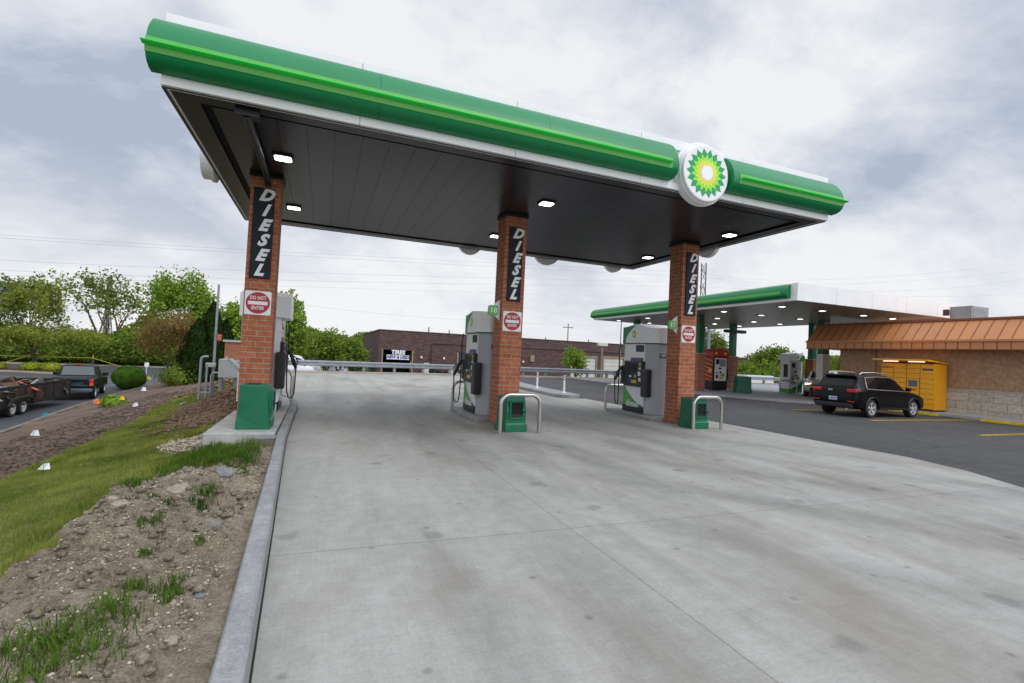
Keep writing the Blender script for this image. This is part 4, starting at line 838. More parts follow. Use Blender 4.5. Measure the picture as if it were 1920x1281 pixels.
# small dispensers under it
def gas_pump(label, loc, rz, red):
    t = thing('fuel_dispenser', label, 'gas pump', loc, rz)
    Wd, Dp = 1.12, .66
    MB().box(0, Wd, 0, Dp, 0, 2.0).build('cabinet', 'black' if red else 'pump_silver', t, bevel=.02)
    hd = [(-.08, 2.0), (-.08, 2.30)] + [(-.08 + (Wd + .16) * u, 2.30 + .17 * sin(pi * u) ** .6 if u > 0 else 2.3) for u in (.1, .25, .5, .75, .9)] + [(Wd + .08, 2.30), (Wd + .08, 2.0)]
    MB().prism(hd, 'y', -.08, Dp + .08).build('head', 'red_pump' if red else 'pump_silver', t, bevel=.02)
    if red:
        V_2 = MB().box(-.008, .0, .04, Dp - .04, .55, 1.96).build('striped_panel', 'orange_pump', t)
        b = MB()
        for k in range(6):
            z = .58 + k * .24; b.add([(-.012, .04, z), (-.012, Dp - .04, z + .16), (-.012, Dp - .04, z + .24), (-.012, .04, z + .09)], [(0, 1, 2, 3)])
        b.build('stripes', 'black', V_2)
        MB().box(-.014, -.008, .1, .34, 1.05, 1.25).build('label_plate', 'flag_yellow', t)
        for q in (.12, .85): MB().prism([(q + .12 * cos(a * pi / 6), 2.2 + .09 * sin(a * pi / 6)) for a in range(12)], 'y', -.088, -.078).build('roundel', 'flag_yellow', t)
    else:
        MB().box(-.008, 0, .1, .40, .95, 1.75).build('side_screen', 'door_dark', t)
        MB().add([(Wd * .62, -.084, 2.0), (Wd + .09, -.084, 2.0), (Wd + .09, -.084, 2.30), (Wd * .85, -.084, 2.36), (Wd * .75, -.084, 2.2)], [(0, 1, 2, 3, 4)]).build('green_sweep', 'green', t)
        MB().prism([(.62 + .09 * cos(a * pi / 8), 2.2 + .09 * sin(a * pi / 8)) for a in range(16)], 'y', -.09, -.08).build('roundel', 'green_light', t)
        MB().box(-.012, Wd + .012, -.012, Dp + .012, 0, .24).build('skirt', 'green_light', t)
        MB().add([(.2, -.016, .24), (Wd, -.016, .24), (Wd, -.016, .85), (.8, -.016, .5)], [(0, 1, 2, 3)]).build('green_wave', 'green', t)
    MB().box(.12, Wd - .10, -.012, 0, .55, 1.92).build('front_panel', 'white_sign' if red else 'pump_grey', t)
    MB().box(.2, .46, -.02, -.012, 1.55, 1.85).build('screen', 'screen', t); MB().box(.5, .95, -.02, -.012, 1.42, 1.85).build('display', 'galv', t)
    for (x, z, w_, h_, mt) in ((.42, 1.25, .2, .1, 'black'), (.5, 1.0, .14, .12, 'black'), (.22, .7, .16, .2, 'dark_plastic'), (.5, .66, .3, .16, 'flag_yellow'), (.75, .86, .1, .14, 'dark_plastic'), (.25, .98, .1, .1, 'purple'), (.6, .84, .12, .1, 'green')):
        MB().box(x, x + w_, -.02, -.012, z, z + h_).build('label_plate', mt, t)
    MB().box(Wd, Wd + .12, .05, .3, .6, 1.3).build('nozzle_boot', 'dark_plastic', t, bevel=.02)
    b = MB(); b.tube([(Wd + .1, .1, 1.7), (Wd + .22, 0, 1.4), (Wd + .3, -.05, .8), (Wd + .25, -.02, .45), (Wd + .16, .02, .7), (Wd + .12, .05, 1.0)], .025, 8); b.build('hose', 'bin_green', t, smooth=True)
    return t
gas_pump('red topped dispenser with black tiger stripes under the lower canopy', (21.75, 22.9, .10), 0.0, True)
gas_pump('white dispenser with green skirt beside the silver car', (26.85, 21.95, .10), 0.0, False)
b2 = dup(bM, (22.9, 21.75, .06), pi - 0.5, 'dark green trash bin between the red pump and the white pump'); b2.scale = (1.75, 1.3, 1.27)
b2['group'] = 'green forecourt trash bins'
hoop('steel hoop barrier to the right of the red dispenser', (23.2, 23.35, .06), .8, .85, rz=pi / 2)
hoop('thin steel hoop barrier to the left of the white dispenser', (26.5, 21.7, .06), .95, .8, rz=-0.6)
# ------------------------------------------------------------------ store
st = thing('store_building', 'brick shop with orange metal mansard roof and stone base', 'building', (24.05, 16.84, 0))
def S_(mb, name, mt, parent=st, **k): return mb.build(name, mt, parent, world=True, **k)
S_(MB().box(24.05, 40, -9, 16.84, .0, 2.9), 'wall', 'brick_store')
S_(MB().box(24.00, 24.048, -9, 16.80, .0, 1.04), 'stone_base', 'stone_block', bevel=.008)
S_(MB().box(23.985, 24.05, -9, 16.82, 1.042, 1.10), 'stone_cap', 'concrete_plain', bevel=.006)
S_(MB().box(24.038, 24.049, 15.12, 15.15, 1.1, 2.7), 'control_joint', 'black')
rf = S_(MB().prism([(23.46, 2.69), (23.46, 3.05), (24.2, 3.88), (24.2, 3.95), (39, 3.95), (39, 2.69)], 'y', -9, 18.2), 'roof', 'orange_mansard')
S_(MB().box(23.40, 23.462, -9, 18.24, 2.98, 3.07), 'ledge', 'orange_mansard', parent=rf, bevel=.006)
S_(MB().box(24.15, 24.28, -9, 18.24, 3.88, 3.97), 'top_trim', 'orange_seam', parent=rf, bevel=.006)
S_(MB().box(23.425, 23.46, -9, 18.23, 2.655, 2.69), 'drip_edge', 'orange_seam', parent=rf)
b = MB(); y = 18.2
while y > -9:
    b.prism([(23.445, 2.695), (23.445, 2.975), (23.461, 2.975), (23.461, 2.695)], 'y', y - .02, y + .005)
    dx, dz = .74, .83
    b.prism([(23.455, 3.07), (24.185, 3.885), (24.205, 3.868), (23.475, 3.055)], 'y', y - .02, y + .005)
    y -= .405
S_(b, 'standing_seams', 'orange_seam', parent=rf)
b = MB(); b.box(23.48, 24.2, 18.19, 18.225, 2.69, 3.0); S_(b, 'end_trim', 'orange_mansard', parent=rf)
ac = thing('rooftop_unit', 'grey metal air conditioning unit on the shop roof', 'air conditioner', (26, 12.5, 3.95))
MB().box(0, 1.25, 0, .8, 0, .72).build('casing', 'galv', ac, bevel=.015); MB().box(.1, 1.15, -.01, 0, .08, .64).build('grille', 'galv_dark', ac)
MB().box(-.02, 1.27, -.02, .82, .70, .735).build('lid', 'util_grey', ac, bevel=.008); MB().box(-.12, 0, .8, 1.0, .35, .62).build('hood', 'bark', ac)
# parcel locker
lk = thing('parcel_locker', 'yellow parcel locker with sloped canopy and screen against the shop wall', 'parcel locker', (23.12, 12.3, .12))
LW, LH, LD = 2.02, 1.94, .84
MB().box(.0, LD, 0, LW, .06, LH).build('cabinet', 'locker', lk, bevel=.01)
for y in (.05, .6, 1.2, 1.8): MB().box(.05, .75, y, y + .12, 0, .06).build('foot', 'black', lk)
V = [(-.55, -.05, 2.10), (-.55, LW + .05, 2.10), (LD, LW + .05, 1.98), (LD, -.05, 1.98), (-.55, -.05, 2.04), (-.55, LW + .05, 2.04), (LD, LW + .05, LH), (LD, -.05, LH)]
hood = MB().add(V, [(0, 1, 2, 3), (7, 6, 5, 4), (0, 3, 7, 4), (1, 0, 4, 5), (2, 1, 5, 6), (3, 2, 6, 7)]).build('canopy', 'locker', lk)
for y0 in (.22, 1.2): MB().box(-.33, -.22, y0, y0 + .56, 1.985, 2.015).build('light_tube', 'lamp_soft', hood)
cw = LW / 4
for c_ in range(4):
    for r_ in range(9):
        if c_ == 1 and 2 <= r_ <= 5: continue
        y0 = c_ * cw + .012; z0 = .09 + r_ * .205
        MB().box(-.014, 0, y0, y0 + cw - .024, z0, z0 + .19).build('door', 'locker', lk, bevel=.004)
b = MB(); b.box(-.002, .001, .005, LW - .005, .07, LH - .005); b.build('door_gaps', 'locker_seam', lk)
MB().box(-.02, 0, cw + .03, 2 * cw - .03, .5, 1.3).build('screen_panel', 'locker', lk, bevel=.005)
MB().box(-.03, -.018, cw + .09, 2 * cw - .09, .98, 1.24).build('screen', 'car_blue', lk)
MB().box(-.05, -.018, cw + .12, 2 * cw - .12, .84, .88).build('shelf', 'orange_seam', lk)
MB().box(-.018, -.010, .04, .42, 1.66, 1.74).build('name_plate', 'black', lk)
for k in range(7): MB().box(-.021, -.017, .08 + k * .045, .11 + k * .045, 1.69, 1.71).build('plate_print', 'galv', lk)
txt('amazon', .135, (-.018, LW - .26, 1.76), FACE_W, 'orange_seam', lk, 'lettering', .002, .003)
# parking stops
def stop(label, y):
    b = MB(); b.prism([(-.08, 0), (.08, 0), (.06, .10), (-.06, .10)], 'y', -.9, .9)
    o = b.build('parking_stop', 'yellow_paint', bevel=.015); o.location = (22.55, y, 0); tag(o, label, 'parking stop', 'yellow parking stops')
stop('yellow concrete parking stop in front of the black SUV', 12.75); stop('yellow concrete parking stop to the right of the black SUV', 9.6)
# delineator posts on the median
for i, (x, y) in enumerate(((9.45, 21.0), (9.5, 18.35))):
    t = thing('delineator_post', ('white flexible marker post farther along the median kerb', 'white flexible marker post near the rounded end of the median kerb')[i], 'post', (x, y, .13), 0, 'white marker posts on the median')
    MB().cyl((0, 0, .02), (0, 0, .72), .045, .04, 12).build('post', 'white', t, smooth=True, angle=40); MB().cyl((0, 0, 0), (0, 0, .025), .1, .09, 16).build('base', 'white', t)
    for z in (.52, .62): MB().cyl((0, 0, z), (0, 0, z + .05), .0455, .0455, 12).build('reflective_band', 'galv_dark', t)
# guard rail
def rail(label, pts, z0, posts):
    gr = thing('guard_rail', label, 'guard rail', (pts[0][0], pts[0][1], 0))
    prof_ = [(0, .0), (-.06, .04), (-.06, .09), (0, .13), (.0, .18), (-.06, .22), (-.06, .27), (0, .31)]
    V = []; n = len(prof_)
    for (x, y) in pts:
        for d, z in prof_: V.append((x - pts[0][0], y + d - pts[0][1], z0 + z))
    Fc = [(i * n + j, i * n + j + 1, (i + 1) * n + j + 1, (i + 1) * n + j) for i in range(len(pts) - 1) for j in range(n - 1)]
    o = MB().add(V, Fc).build('beam', 'galv', gr); md = o.modifiers.new('solid', 'SOLIDIFY'); md.thickness = .012
    x = posts[0]
    while x < posts[1]:
        y = np.interp(x, [p[0] for p in pts], [p[1] for p in pts])
        MB().box(x - .08, x + .08, y + .02, y + .2, -.3, z0 + .30).build('post', 'galv_dark', gr, world=True, bevel=.005); x += 1.93
rail('long galvanised guard rail along the far edge of the forecourt', [(-2.2, 30.55), (9.5, 33.15), (22.8, 34.5), (31, 34.5)], .42, (-1.46, 30.5))
rail('galvanised guard rail far behind the white dispenser', [(31.3, 33.0), (46, 33.0)], .42, (31.6, 45))
# ------------------------------------------------------------------ vehicles
def lathe(prof_, n, cx, sgn):
    """ring profile (offset along y, radius) about the y axis"""
    V = []; k = len(prof_)
    for i in range(n):
        a = 2 * pi * i / n
        for yo, r_ in prof_: V.append((cx[0] + r_ * cos(a), cx[1] + sgn * yo, cx[2] + r_ * sin(a)))
    return V, [(i * k + j, i * k + (j + 1) % k, ((i + 1) % n) * k + (j + 1) % k, ((i + 1) % n) * k + j) for i in range(n) for j in range(k)]
def wheel(t, x, y, r_, wd, sgn, spokes=5, rim='rim_silver', rr=None):
    rr = rr or r_ * .70; c = (x, y, r_)
    V, Fc = lathe([(0, rr), (0, r_ * .93), (-.02, r_), (-wd + .02, r_), (-wd, r_ * .93), (-wd, rr)], 32, c, sgn)
    w = thing('wheel', None, None); w.parent = t; w.name = 'wheel'
    MB().add(V, Fc).build('tyre', 'rubber', w, smooth=True, angle=35)
    V, Fc = lathe([(-.005, rr), (-.005, rr * .90), (-.05, rr * .86), (-.12, rr * .86), (-.12, rr)], 32, c, sgn)
    b = MB().add(V, Fc)
    for i in range(spokes):
        for da in (-.13, .13) if spokes < 8 else (0,):
            a = 2 * pi * i / spokes + .3 + da
            b.add([(x + q * cos(a) + s_ * sin(a), y - sgn * (.015 if q > .1 else .03), r_ + q * sin(a) - s_ * cos(a)) for q, s_ in ((.05, -.024), (rr * .95, -.019), (rr * .95, .019), (.05, .024))], [(0, 1, 2, 3)])
    b.cyl((x, y - sgn * .01, r_), (x, y - sgn * .06, r_), .055, n=14); b.build('rim', rim, w, smooth=True, angle=30)
    b = MB(); b.cyl((x, y - sgn * .12, r_), (x, y - sgn * .13, r_), rr * .99, n=24); b.build('brake_disc', 'black', w)
def vehicle(name, label, cat, loc, rz, K, W_half, paint, wheels, wr, wins, front_glass, rear_glass, group=None, arch=True, z0c=0):
    t = thing(name, label, cat, loc, rz, group)
    K = np.array(K, float); nx_ = 90; X = np.unique(np.concatenate([np.linspace(K[0, 0], K[-1, 0], nx_), K[:, 0]]))
    col = lambda j, x: np.interp(x, K[:, 0], K[:, j])
    def half(x):
        zb, w, zt, wb, zr, wrf = [float(col(j, x)) for j in range(1, 7)]
        zm = zb + (zt - zb) * .55
        return [(0, zb), (w * .82, zb), (w * .97, zb + .06), (w, zb + (zm - zb) * .5), (w * 1.0, zm), (w * .985, zt - .10 * min(1, (zt - zb))), (wb, zt), (wrf + (wb - wrf) * .12, zr - .06 * min(1, (zr - zt) / .2 + .2)), (wrf - .07, zr - .012), (wrf * .5, zr + .008), (0, zr + .012)]
    V = []; n = None
    for x in X:
        h = half(x); ring = [(y, z) for y, z in h] + [(-y, z) for y, z in reversed(h[1:-1])]; n = len(ring); V += [(x, y, z) for y, z in ring]
    Fc = [(i * n + j, i * n + (j + 1) % n, (i + 1) * n + (j + 1) % n, (i + 1) * n + j) for i in range(len(X) - 1) for j in range(n)]
    Fc += [tuple(range(n)), tuple(reversed([(len(X) - 1) * n + j for j in range(n)]))]
    body = MB().add(V, Fc).build('body', paint, t, smooth=True, angle=28)
    if arch:
        cm = MB()
        for wx in wheels: cm.cyl((wx, -W_half - .3, wr * .98), (wx, W_half + .3, wr * .98), wr * 1.17, n=36)
        cut = cm.build('cut', paint); md = body.modifiers.new('b', 'BOOLEAN'); md.object = cut; md.operation = 'DIFFERENCE'; md.solver = 'EXACT'
        body.parent = None; dg = bpy.context.evaluated_depsgraph_get(); dg.update(); nm = bpy.data.meshes.new_from_object(body.evaluated_get(dg)); body.modifiers.clear(); body.data = nm; body.parent = t
        bpy.data.objects.remove(cut); nm.shade_smooth(); nm.set_sharp_from_angle(angle=R(28))
    def side(x, s_, sg, off):
        h = half(x); a, c = h[6], h[7]; y = a[0] + (c[0] - a[0]) * s_; z = a[1] + (c[1] - a[1]) * s_
        return (x, sg * (y + off), z + off * .25)
    for (xa, xb, xc, xd, s0, s1) in wins:       # bottom rear, bottom front, top front, top rear
        for sg in (-1, 1):
            nn = 14; V = []
            for i in range(nn + 1):
                u = i / nn; V.append(side(xa + (xb - xa) * u, s0, sg, .006)); V.append(side((xa + (xb - xa) * u) * .5 + (xd + (xc - xd) * u) * .5, (s0 + s1) / 2, sg, .006)); V.append(side(xd + (xc - xd) * u, s1, sg, .006))
            MB().add(V, [f for i in range(nn) for f in ((3 * i, 3 * i + 3, 3 * i + 4, 3 * i + 1), (3 * i + 1, 3 * i + 4, 3 * i + 5, 3 * i + 2))]).build('side_window', 'glass_dark', t, smooth=True)
    def topg(xa, xb, name, mt='glass_dark', fr=.93, off=.012):
        nn = 10; V = []
        for i in range(nn + 1):
            x = xa + (xb - xa) * i / nn; h = half(x); w = (h[8][0] + .03) * fr
            for yy in (-1, -.5, 0, .5, 1): V.append((x, w * yy, h[10][1] + off - .018 * abs(yy) ** 2))
        MB().add(V, [(i * 5 + j, i * 5 + j + 1, (i + 1) * 5 + j + 1, (i + 1) * 5 + j) for i in range(nn) for j in range(4)]).build(name, mt, t, smooth=True)
    if front_glass: topg(*front_glass, 'windscreen')
    if rear_glass: topg(*rear_glass, 'rear_window')
    for wx in wheels:
        for sg in (-1, 1): wheel(t, wx, sg * (W_half - .02), wr, .23, sg)
    return t, half, side
SUVK = [(0.00, .46, .72, .78, .66, .86, .60), (0.05, .40, .84, .98, .78, 1.02, .68), (0.12, .36, .90, 1.06, .84, 1.14, .72), (0.30, .32, .93, 1.08, .87, 1.38, .70), (0.44, .30, .93, 1.08, .88, 1.60, .66), (0.36 + .2, .30, .93, 1.08, .885, 1.63, .68),
        (1.5, .28, .93, 1.06, .89, 1.68, .70), (2.3, .28, .93, 1.05, .89, 1.66, .68), (2.65, .28, .93, 1.04, .89, 1.60, .66), (3.35, .28, .93, 1.03, .87, 1.13, .72), (3.5, .28, .93, 1.01, .86, 1.08, .74), (4.1, .30, .93, .93, .83, 1.00, .70), (4.38, .34, .90, .82, .76, .90, .62), (4.52, .38, .82, .70, .70, .78, .56), (4.60, .44, .68, .62, .58, .66, .48)]
suv, hf, sd_ = vehicle('parked_car', 'black SUV parked facing the shop wall by the yellow locker', 'car', (17.22, 12.27, 0), R(2), SUVK, .93, 'car_black', (.95, 3.66), .355,
        [(.70, 1.32, 1.36, .80, .10, .90), (1.38, 2.22, 2.26, 1.42, .10, .92), (2.29, 3.18, 2.66, 2.33, .12, .92)], (2.62, 3.42), (.14, .42))
suv.scale = (.9, .9, .9)
for sg in (-1, 1):
    b = MB(); P3 = lambda x, s_: sd_(x, s_, sg, .010)
    b.tube([P3(.66, .14), P3(.74, .93), P3(1.4, .97), P3(2.3, .97), P3(2.68, .93)], .012, 6); b.tube([P3(.66, .08), P3(1.4, .05), P3(3.25, .07)], .010, 6); b.build('window_trim', 'chrome', suv, smooth=True)
    b = MB(); b.tube([(.62, sg * .60, 1.66), (.72, sg * .62, 1.735), (1.4, sg * .63, 1.765), (2.2, sg * .61, 1.74), (2.35, sg * .60, 1.68)], .02, 8); b.build('roof_rail', 'chrome', suv, smooth=True)
    b = MB(); b.box(3.0, 3.16, sg * .93, sg * 1.09, 1.07, 1.22); b.build('mirror', 'car_black', suv, bevel=.03, seg=3)
    MB().box(.0, .20, sg * .52 if sg > 0 else -.86, .86 if sg > 0 else -.52, .96, 1.09).build('tail_light', 'tail_red', suv, bevel=.02, seg=2)
    MB().box(-.012, .05, sg * .55 if sg > 0 else -.80, .80 if sg > 0 else -.55, .585, .62).build('reflector', 'tail_red', suv, bevel=.01)
    for wx in (.95, 3.66):
        b = MB(); pts = [(wx + .43 * cos(R(a)), sg * .935, .355 + .43 * sin(R(a))) for a in range(-8, 189, 14)]; b.tube(pts, .028, 6); b.build('arch_trim', 'dark_plastic', suv, smooth=True)
    MB().box(1.4, 3.25, sg * .925 if sg > 0 else -.95, .95 if sg > 0 else -.925, .30, .40).build('sill', 'dark_plastic', suv, bevel=.01)
    for x0 in (1.42, 2.42): MB().box(x0, x0 + .17, sg * .925 if sg > 0 else -.955, .955 if sg > 0 else -.925, .93, .96).build('door_handle', 'car_black', suv, bevel=.01)
MB().box(-.02, .03, -.16, .16, .62, .76).build('number_plate', 'plate', suv); MB().box(-.02, .10, -.75, .75, .34, .52).build('rear_bumper', 'dark_plastic', suv, bevel=.04, seg=3)
for k in range(6): MB().box(-.024, -.02, -.12 + k * .042, -.095 + k * .042, .665, .715).build('plate_print', 'banner_blue', suv)
MB().box(.28, .44, -.62, .62, 1.585, 1.625).build('roof_spoiler', 'car_black', suv, bevel=.015)
txt('Jeep', .10, (.015, .12, 1.03), FACE_W, 'chrome', suv, 'badge', .004, .002)
b = MB(); b.tube([(.75, -.2, 1.66), (.60, -.2, 1.90)], .008, 6); b.build('aerial', 'black', suv)
MB().cyl((.05, -.55, .30), (-.02, -.55, .30), .04).build('exhaust', 'chrome', suv)
HATK = [(0, .4, .6, .7, .6, .8, .5), (.1, .3, .84, 1.0, .78, 1.1, .6), (.35, .26, .86, 1.02, .8, 1.42, .6), (1.2, .24, .86, 1.0, .82, 1.5, .62), (2.0, .24, .86, .98, .82, 1.46, .6), (2.9, .24, .86, .96, .8, 1.04, .66), (3.6, .26, .85, .86, .76, .92, .6), (3.95, .3, .8, .72, .7, .8, .52), (4.05, .36, .64, .6, .56, .66, .44)]
hat, _, _ = vehicle('parked_car', 'small silver hatchback facing the camera beside the white column', 'car', (29.0, 21.2, .06), R(213), HATK, .86, 'car_silver', (.75, 3.25), .31, [(.5, 1.5, 1.52, .65, .1, .9), (1.56, 2.75, 2.2, 1.58, .1, .9)], (2.1, 2.85), (.12, .32))
for sg in (-1, 1):
    MB().box(3.80, 3.99, min(sg * .42, sg * .74), max(sg * .42, sg * .74), .66, .78).build('headlight', 'headlight' if sg < 0 else 'chrome', hat, bevel=.03)
    MB().box(2.75, 2.9, min(sg * .86, sg * 1.0), max(sg * .86, sg * 1.0), 1.0, 1.12).build('mirror', 'car_silver', hat, bevel=.02)
MB().box(3.95, 4.07, -.42, .42, .62, .70).build('grille', 'black', hat, bevel=.01); MB().box(3.95, 4.075, -.5, .5, .34, .54).build('lower_grille', 'black', hat, bevel=.03)
MB().box(4.07, 4.085, -.2, .2, .40, .5).build('number_plate', 'door_dark', hat)
# ------------------------------------------------------------------ brown brick workshop beyond the rail
GB = -1.4
struct(sheet('yard', [(-5.5, 36.5), (120, 36.5), (120, 80), (-5.5, 80)], -1.45, 'lot'))
tb = thing('workshop_building', 'long dark brown brick workshop with tyre shop bay', 'building', (5.6, 55, GB))
def T_(mb, name, mt, parent=tb, **k): return mb.build(name, mt, parent, world=True, **k)
HB = 3.75
bays = [(6.1, 9.25, 1.55), (14.6, 17.7, 1.62), (29.3, 32.95, 1.75), (34.1, 37.1, 1.8)]
b = MB(); x = 5.6
for x0, x1, zt in bays: b.box(x, x0, 55, 55.4, GB, HB - .12); b.box(x0, x1, 55, 55.4, zt, HB - .12); x = x1
b.box(x, 50, 55, 55.4, GB, HB - .12); b.box(5.6, 6.0, 55.4, 78, GB, HB - .12); b.box(49.6, 50, 55.4, 78, GB, HB - .12)
T_(b, 'wall', 'brick_brown')
T_(MB().box(5.55, 50.05, 54.95, 78, HB - .12, HB), 'roof', 'bark')
T_(MB().box(5.9, 9.5, 57.5, 57.6, GB, 2), 'bay_interior', 'black_void')
T_(MB().box(6.1, 9.25, 55.4, 57.5, GB, GB + .03), 'bay_floor', 'door_dark')
for i, (x0, x1, zt) in enumerate(bays):
    b = MB(); b.box(x0 - .15, x0, 54.95, 55.2, GB, zt + .0); b.box(x1, x1 + .15, 54.95, 55.2, GB, zt); 
    if i > 1: b.box(x0 - .15, x1 + .15, 54.95, 55.2, zt, zt + .22)
    T_(b, 'door_trim', 'tan_trim')
    if i:
        d = T_(MB().box(x0, x1, 55.1, 55.2, GB, zt), 'door', 'door_dark' if i == 1 else 'door_white')
        b = MB()
        for k in range(1, 6): b.box(x0, x1, 55.085, 55.1, GB + k * (zt - GB) / 6, GB + k * (zt - GB) / 6 + .03)
        T_(b, 'panel_ribs', 'door_dark' if i == 1 else 'tan_trim', parent=d)
b = MB(); b.tube([(11.4, 54.9, GB), (11.4, 54.9, 2.35), (11.6, 54.9, 2.5), (24, 54.9, 2.55), (48, 54.9, 2.6)], .045, 6); T_(b, 'conduit', 'door_dark')
for x in (10.3, 12.9, 19.3, 22.7): T_(MB().box(x - .09, x + .09, 54.8, 55, .75, .98), 'wall_light', 'white_sign')
T_(MB().box(23.6, 24.1, 54.75, 55, .9, 1.7), 'wall_light', 'tan_trim')
for (x, h) in ((14.1, .5), (11.6, .7), (21.7, .5), (27, .4), (33.4, .45), (17.1, .6)): T_(MB().cyl((x, 58, HB), (x, 58, HB + h), .08, n=8), 'roof_vent', 'galv_dark')
bn = thing('banner', 'TIRES NEW & USED banner hanging in the open workshop bay', 'sign', (7.7, 54.96, .5))
MB().box(-1.2, 1.25, -.02, 0, .0, .5).build('panel', 'white_sign', bn)
txt('NEW & USED', .47, (.02, -.025, .25), FACE_S, 'banner_blue', bn, 'lettering', .004, .02, .2, .86)
txt('TIRES', .62, (0, -.03, .78), FACE_S, 'white_sign', bn, 'lettering', .02, .03, .15, 1.0)
wb = thing('workshop_building', 'brown brick building seen below the lower canopy left of the bin', 'building', (48, 60, GB))
MB().box(2.2, 17, 1, 20, 0, 4.2).build('wall', 'brick_brown', wb); MB().box(2.1, 17.1, .9, 20, 4.2, 4.32).build('roof', 'bark', wb)
MB().box(14.6, 14.75, .85, 1, .5, 3).build('door_trim', 'tan_trim', wb); MB().box(12.2, 14.5, .93, 1, .0, 2.8).build('door', 'door_dark', wb)
# tyre piles and clutter by the wall
def tyres(x, y, n, lab):
    t = thing('tire_stack', lab, 'tires', (x, y, GB), 0, 'stacks of tyres outside the workshop')
    for k in range(n):
        V, Fc = lathe([(0, .2), (.0, .3), (.05, .34), (.17, .34), (.22, .3), (.22, .2)], 16, (0, 0, 0), 1)
        V = [(v[0], v[2], v[1] + k * .23) for v in V]; MB().add(V, Fc).build('tyre', 'rubber', t, smooth=True, angle=40)
tyres(4.75, 50.5, 8, 'tall stack of black tyres at the left corner of the workshop'); tyres(11.5, 53.6, 7, 'stack of black tyres under the conduit on the workshop wall'); tyres(12.2, 53.8, 4, 'low stack of tyres beside the taller one under the conduit')
for (x, y, w, h, mt, lab) in ((10.7, 54, .6, 1.7, 'door_white', 'white cabinet against the workshop wall left of the tyre stack'), (13.8, 54.2, 1.0, 1.5, 'door_white', 'white cabinet beside the dark workshop door'), (13.2, 53.4, .7, .6, 'board', 'tan carton on the ground by the dark workshop door'), (20.3, 53.6, 1.6, .8, 'galv_dark', 'grey bin behind the guard rail right of the middle column'), (22.2, 53.5, 1.2, .6, 'galv', 'pale crate behind the guard rail right of the middle column')):
    t = thing('cabinet', lab, 'cabinet', (x, y, GB)); MB().box(-w / 2, w / 2, -.3, .3, 0, h).build('body', mt, t, bevel=.02); MB().box(-w / 2 - .02, w / 2 + .02, -.32, .32, h, h + .05).build('lid', 'door_dark', t)
# street light and poles
lp = thing('street_lamp', 'thin lamp post with square head standing before the workshop', 'street lamp', (24.55, 40, -1.3))
MB().cyl((0, 0, 0), (0, 0, 4.2), .09, .07, 10).build('post', 'tan_trim', lp, smooth=True, angle=40); MB().box(-.5, .5, -.2, .2, 4.15, 4.45).build('lamp_head', 'door_white', lp, bevel=.03)
def pole(lab, loc, h, arms=2, r_=.16):
    t = thing('utility_pole', lab, 'utility pole', loc); MB().cyl((0, 0, 0), (0, 0, h), r_, r_ * .7, 8).build('pole', 'galv_dark', t, smooth=True, angle=40)
    for k in range(arms): MB().box(-.9, .9, -.08, .08, h - .7 - k * 1.3, h - .55 - k * 1.3).build('crossarm', 'galv_dark', t)
pole('utility pole with crossarms beside the tree under the lower canopy', (57.8, 62, -1.5), 10.5, 3, .3)
pole('thin utility pole rising behind the workshop roof right of centre', (36.5, 70, -1.5), 8.6, 1, .12)
pole('slim pole just left of the green head of the right dispenser', (33.2, 50, -1.5), 8.5, 1, .09)
# transmission towers
def pylon(lab, loc, h, rz):
    t = thing('transmission_tower', lab, 'pylon', loc, rz); b = MB(); w0 = h * .07; wt = h * .020; n = 12
    lv = [(w0 + (wt - w0) * min(1, (i / n) / .55) if i / n < .55 else wt, h * i / n) for i in range(n + 1)]
    for i in range(n):
        (w, z), (w2, z2) = lv[i], lv[i + 1]
        for sx, sy in ((1, 1), (1, -1), (-1, -1), (-1, 1)):
            b.beam((sx * w, sy * w, z), (sx * w2, sy * w2, z2), .22); nx2, ny2 = (sx * -1, sy) if sx * sy > 0 else (sx, sy * -1)
            b.beam((sx * w, sy * w, z), (nx2 * w2, ny2 * w2, z2), .13); b.beam((nx2 * w, ny2 * w, z), (sx * w2, sy * w2, z2), .13)
    b.build('lattice', 'pylon_steel', t)
    for zf, a in ((.60, .17), (.76, .20), (.92, .14)):
        q = MB(); z = h * zf; L_ = h * a
        for sg in (-1, 1):
            q.beam((0, 0, z + .8), (sg * L_, 0, z), .2); q.beam((0, 0, z - .6), (sg * L_, 0, z), .2); q.beam((sg * L_, 0, z), (sg * L_, 0, z - 1.6), .12)
        q.build('crossarm', 'pylon_steel', t)
pylon('nearer lattice transmission tower rising behind the lower canopy', (181.5, 200, -2), 56, .7)
pylon('farther lattice transmission tower left of the taller one', (186, 213, -2), 49, .7)
pylon('distant lattice tower behind the sparse trees on the left', (-88, 260, -2), 29, 0)
def at(u, v, y):
    d = np.array([u - 960.0, -(v - 640.5), -F]); w = np.array([_X @ d, _Y @ d, _Z @ d]); return Vector((w[0], w[1], w[2])) * (y / w[1]) + Vector((0, 0, 1.6))
wl = [((-60, 418), (230, 455), (1318, 512), 150, 205), ((-60, 424), (230, 461), (1318, 520), 150, 205), ((-60, 470), (330, 520), (1310, 538), 120, 208), ((-60, 459), (330, 503), (1310, 530), 130, 208), ((-60, 500), (300, 528), (1310, 560), 170, 205), ((560, 570), (940, 604), (1306, 615), 150, 200)]
for i, (a, m_, c, ya, yc) in enumerate(wl):
    pa, pm, pc = at(*a, ya), at(*m_, (ya + yc) / 2 - 10), at(*c, yc); pts = []
    for k in range(25): t = k / 24; pts.append(pa * (1 - t) ** 2 + (pm * 2 - pa * .5 - pc * .5) * 2 * t * (1 - t) + pc * t * t)
    tag(MB().tube(pts, .024, 4).build('power_line', 'wire'), 'thin overhead power line crossing the sky from the left to the towers', 'power line', 'overhead power lines')
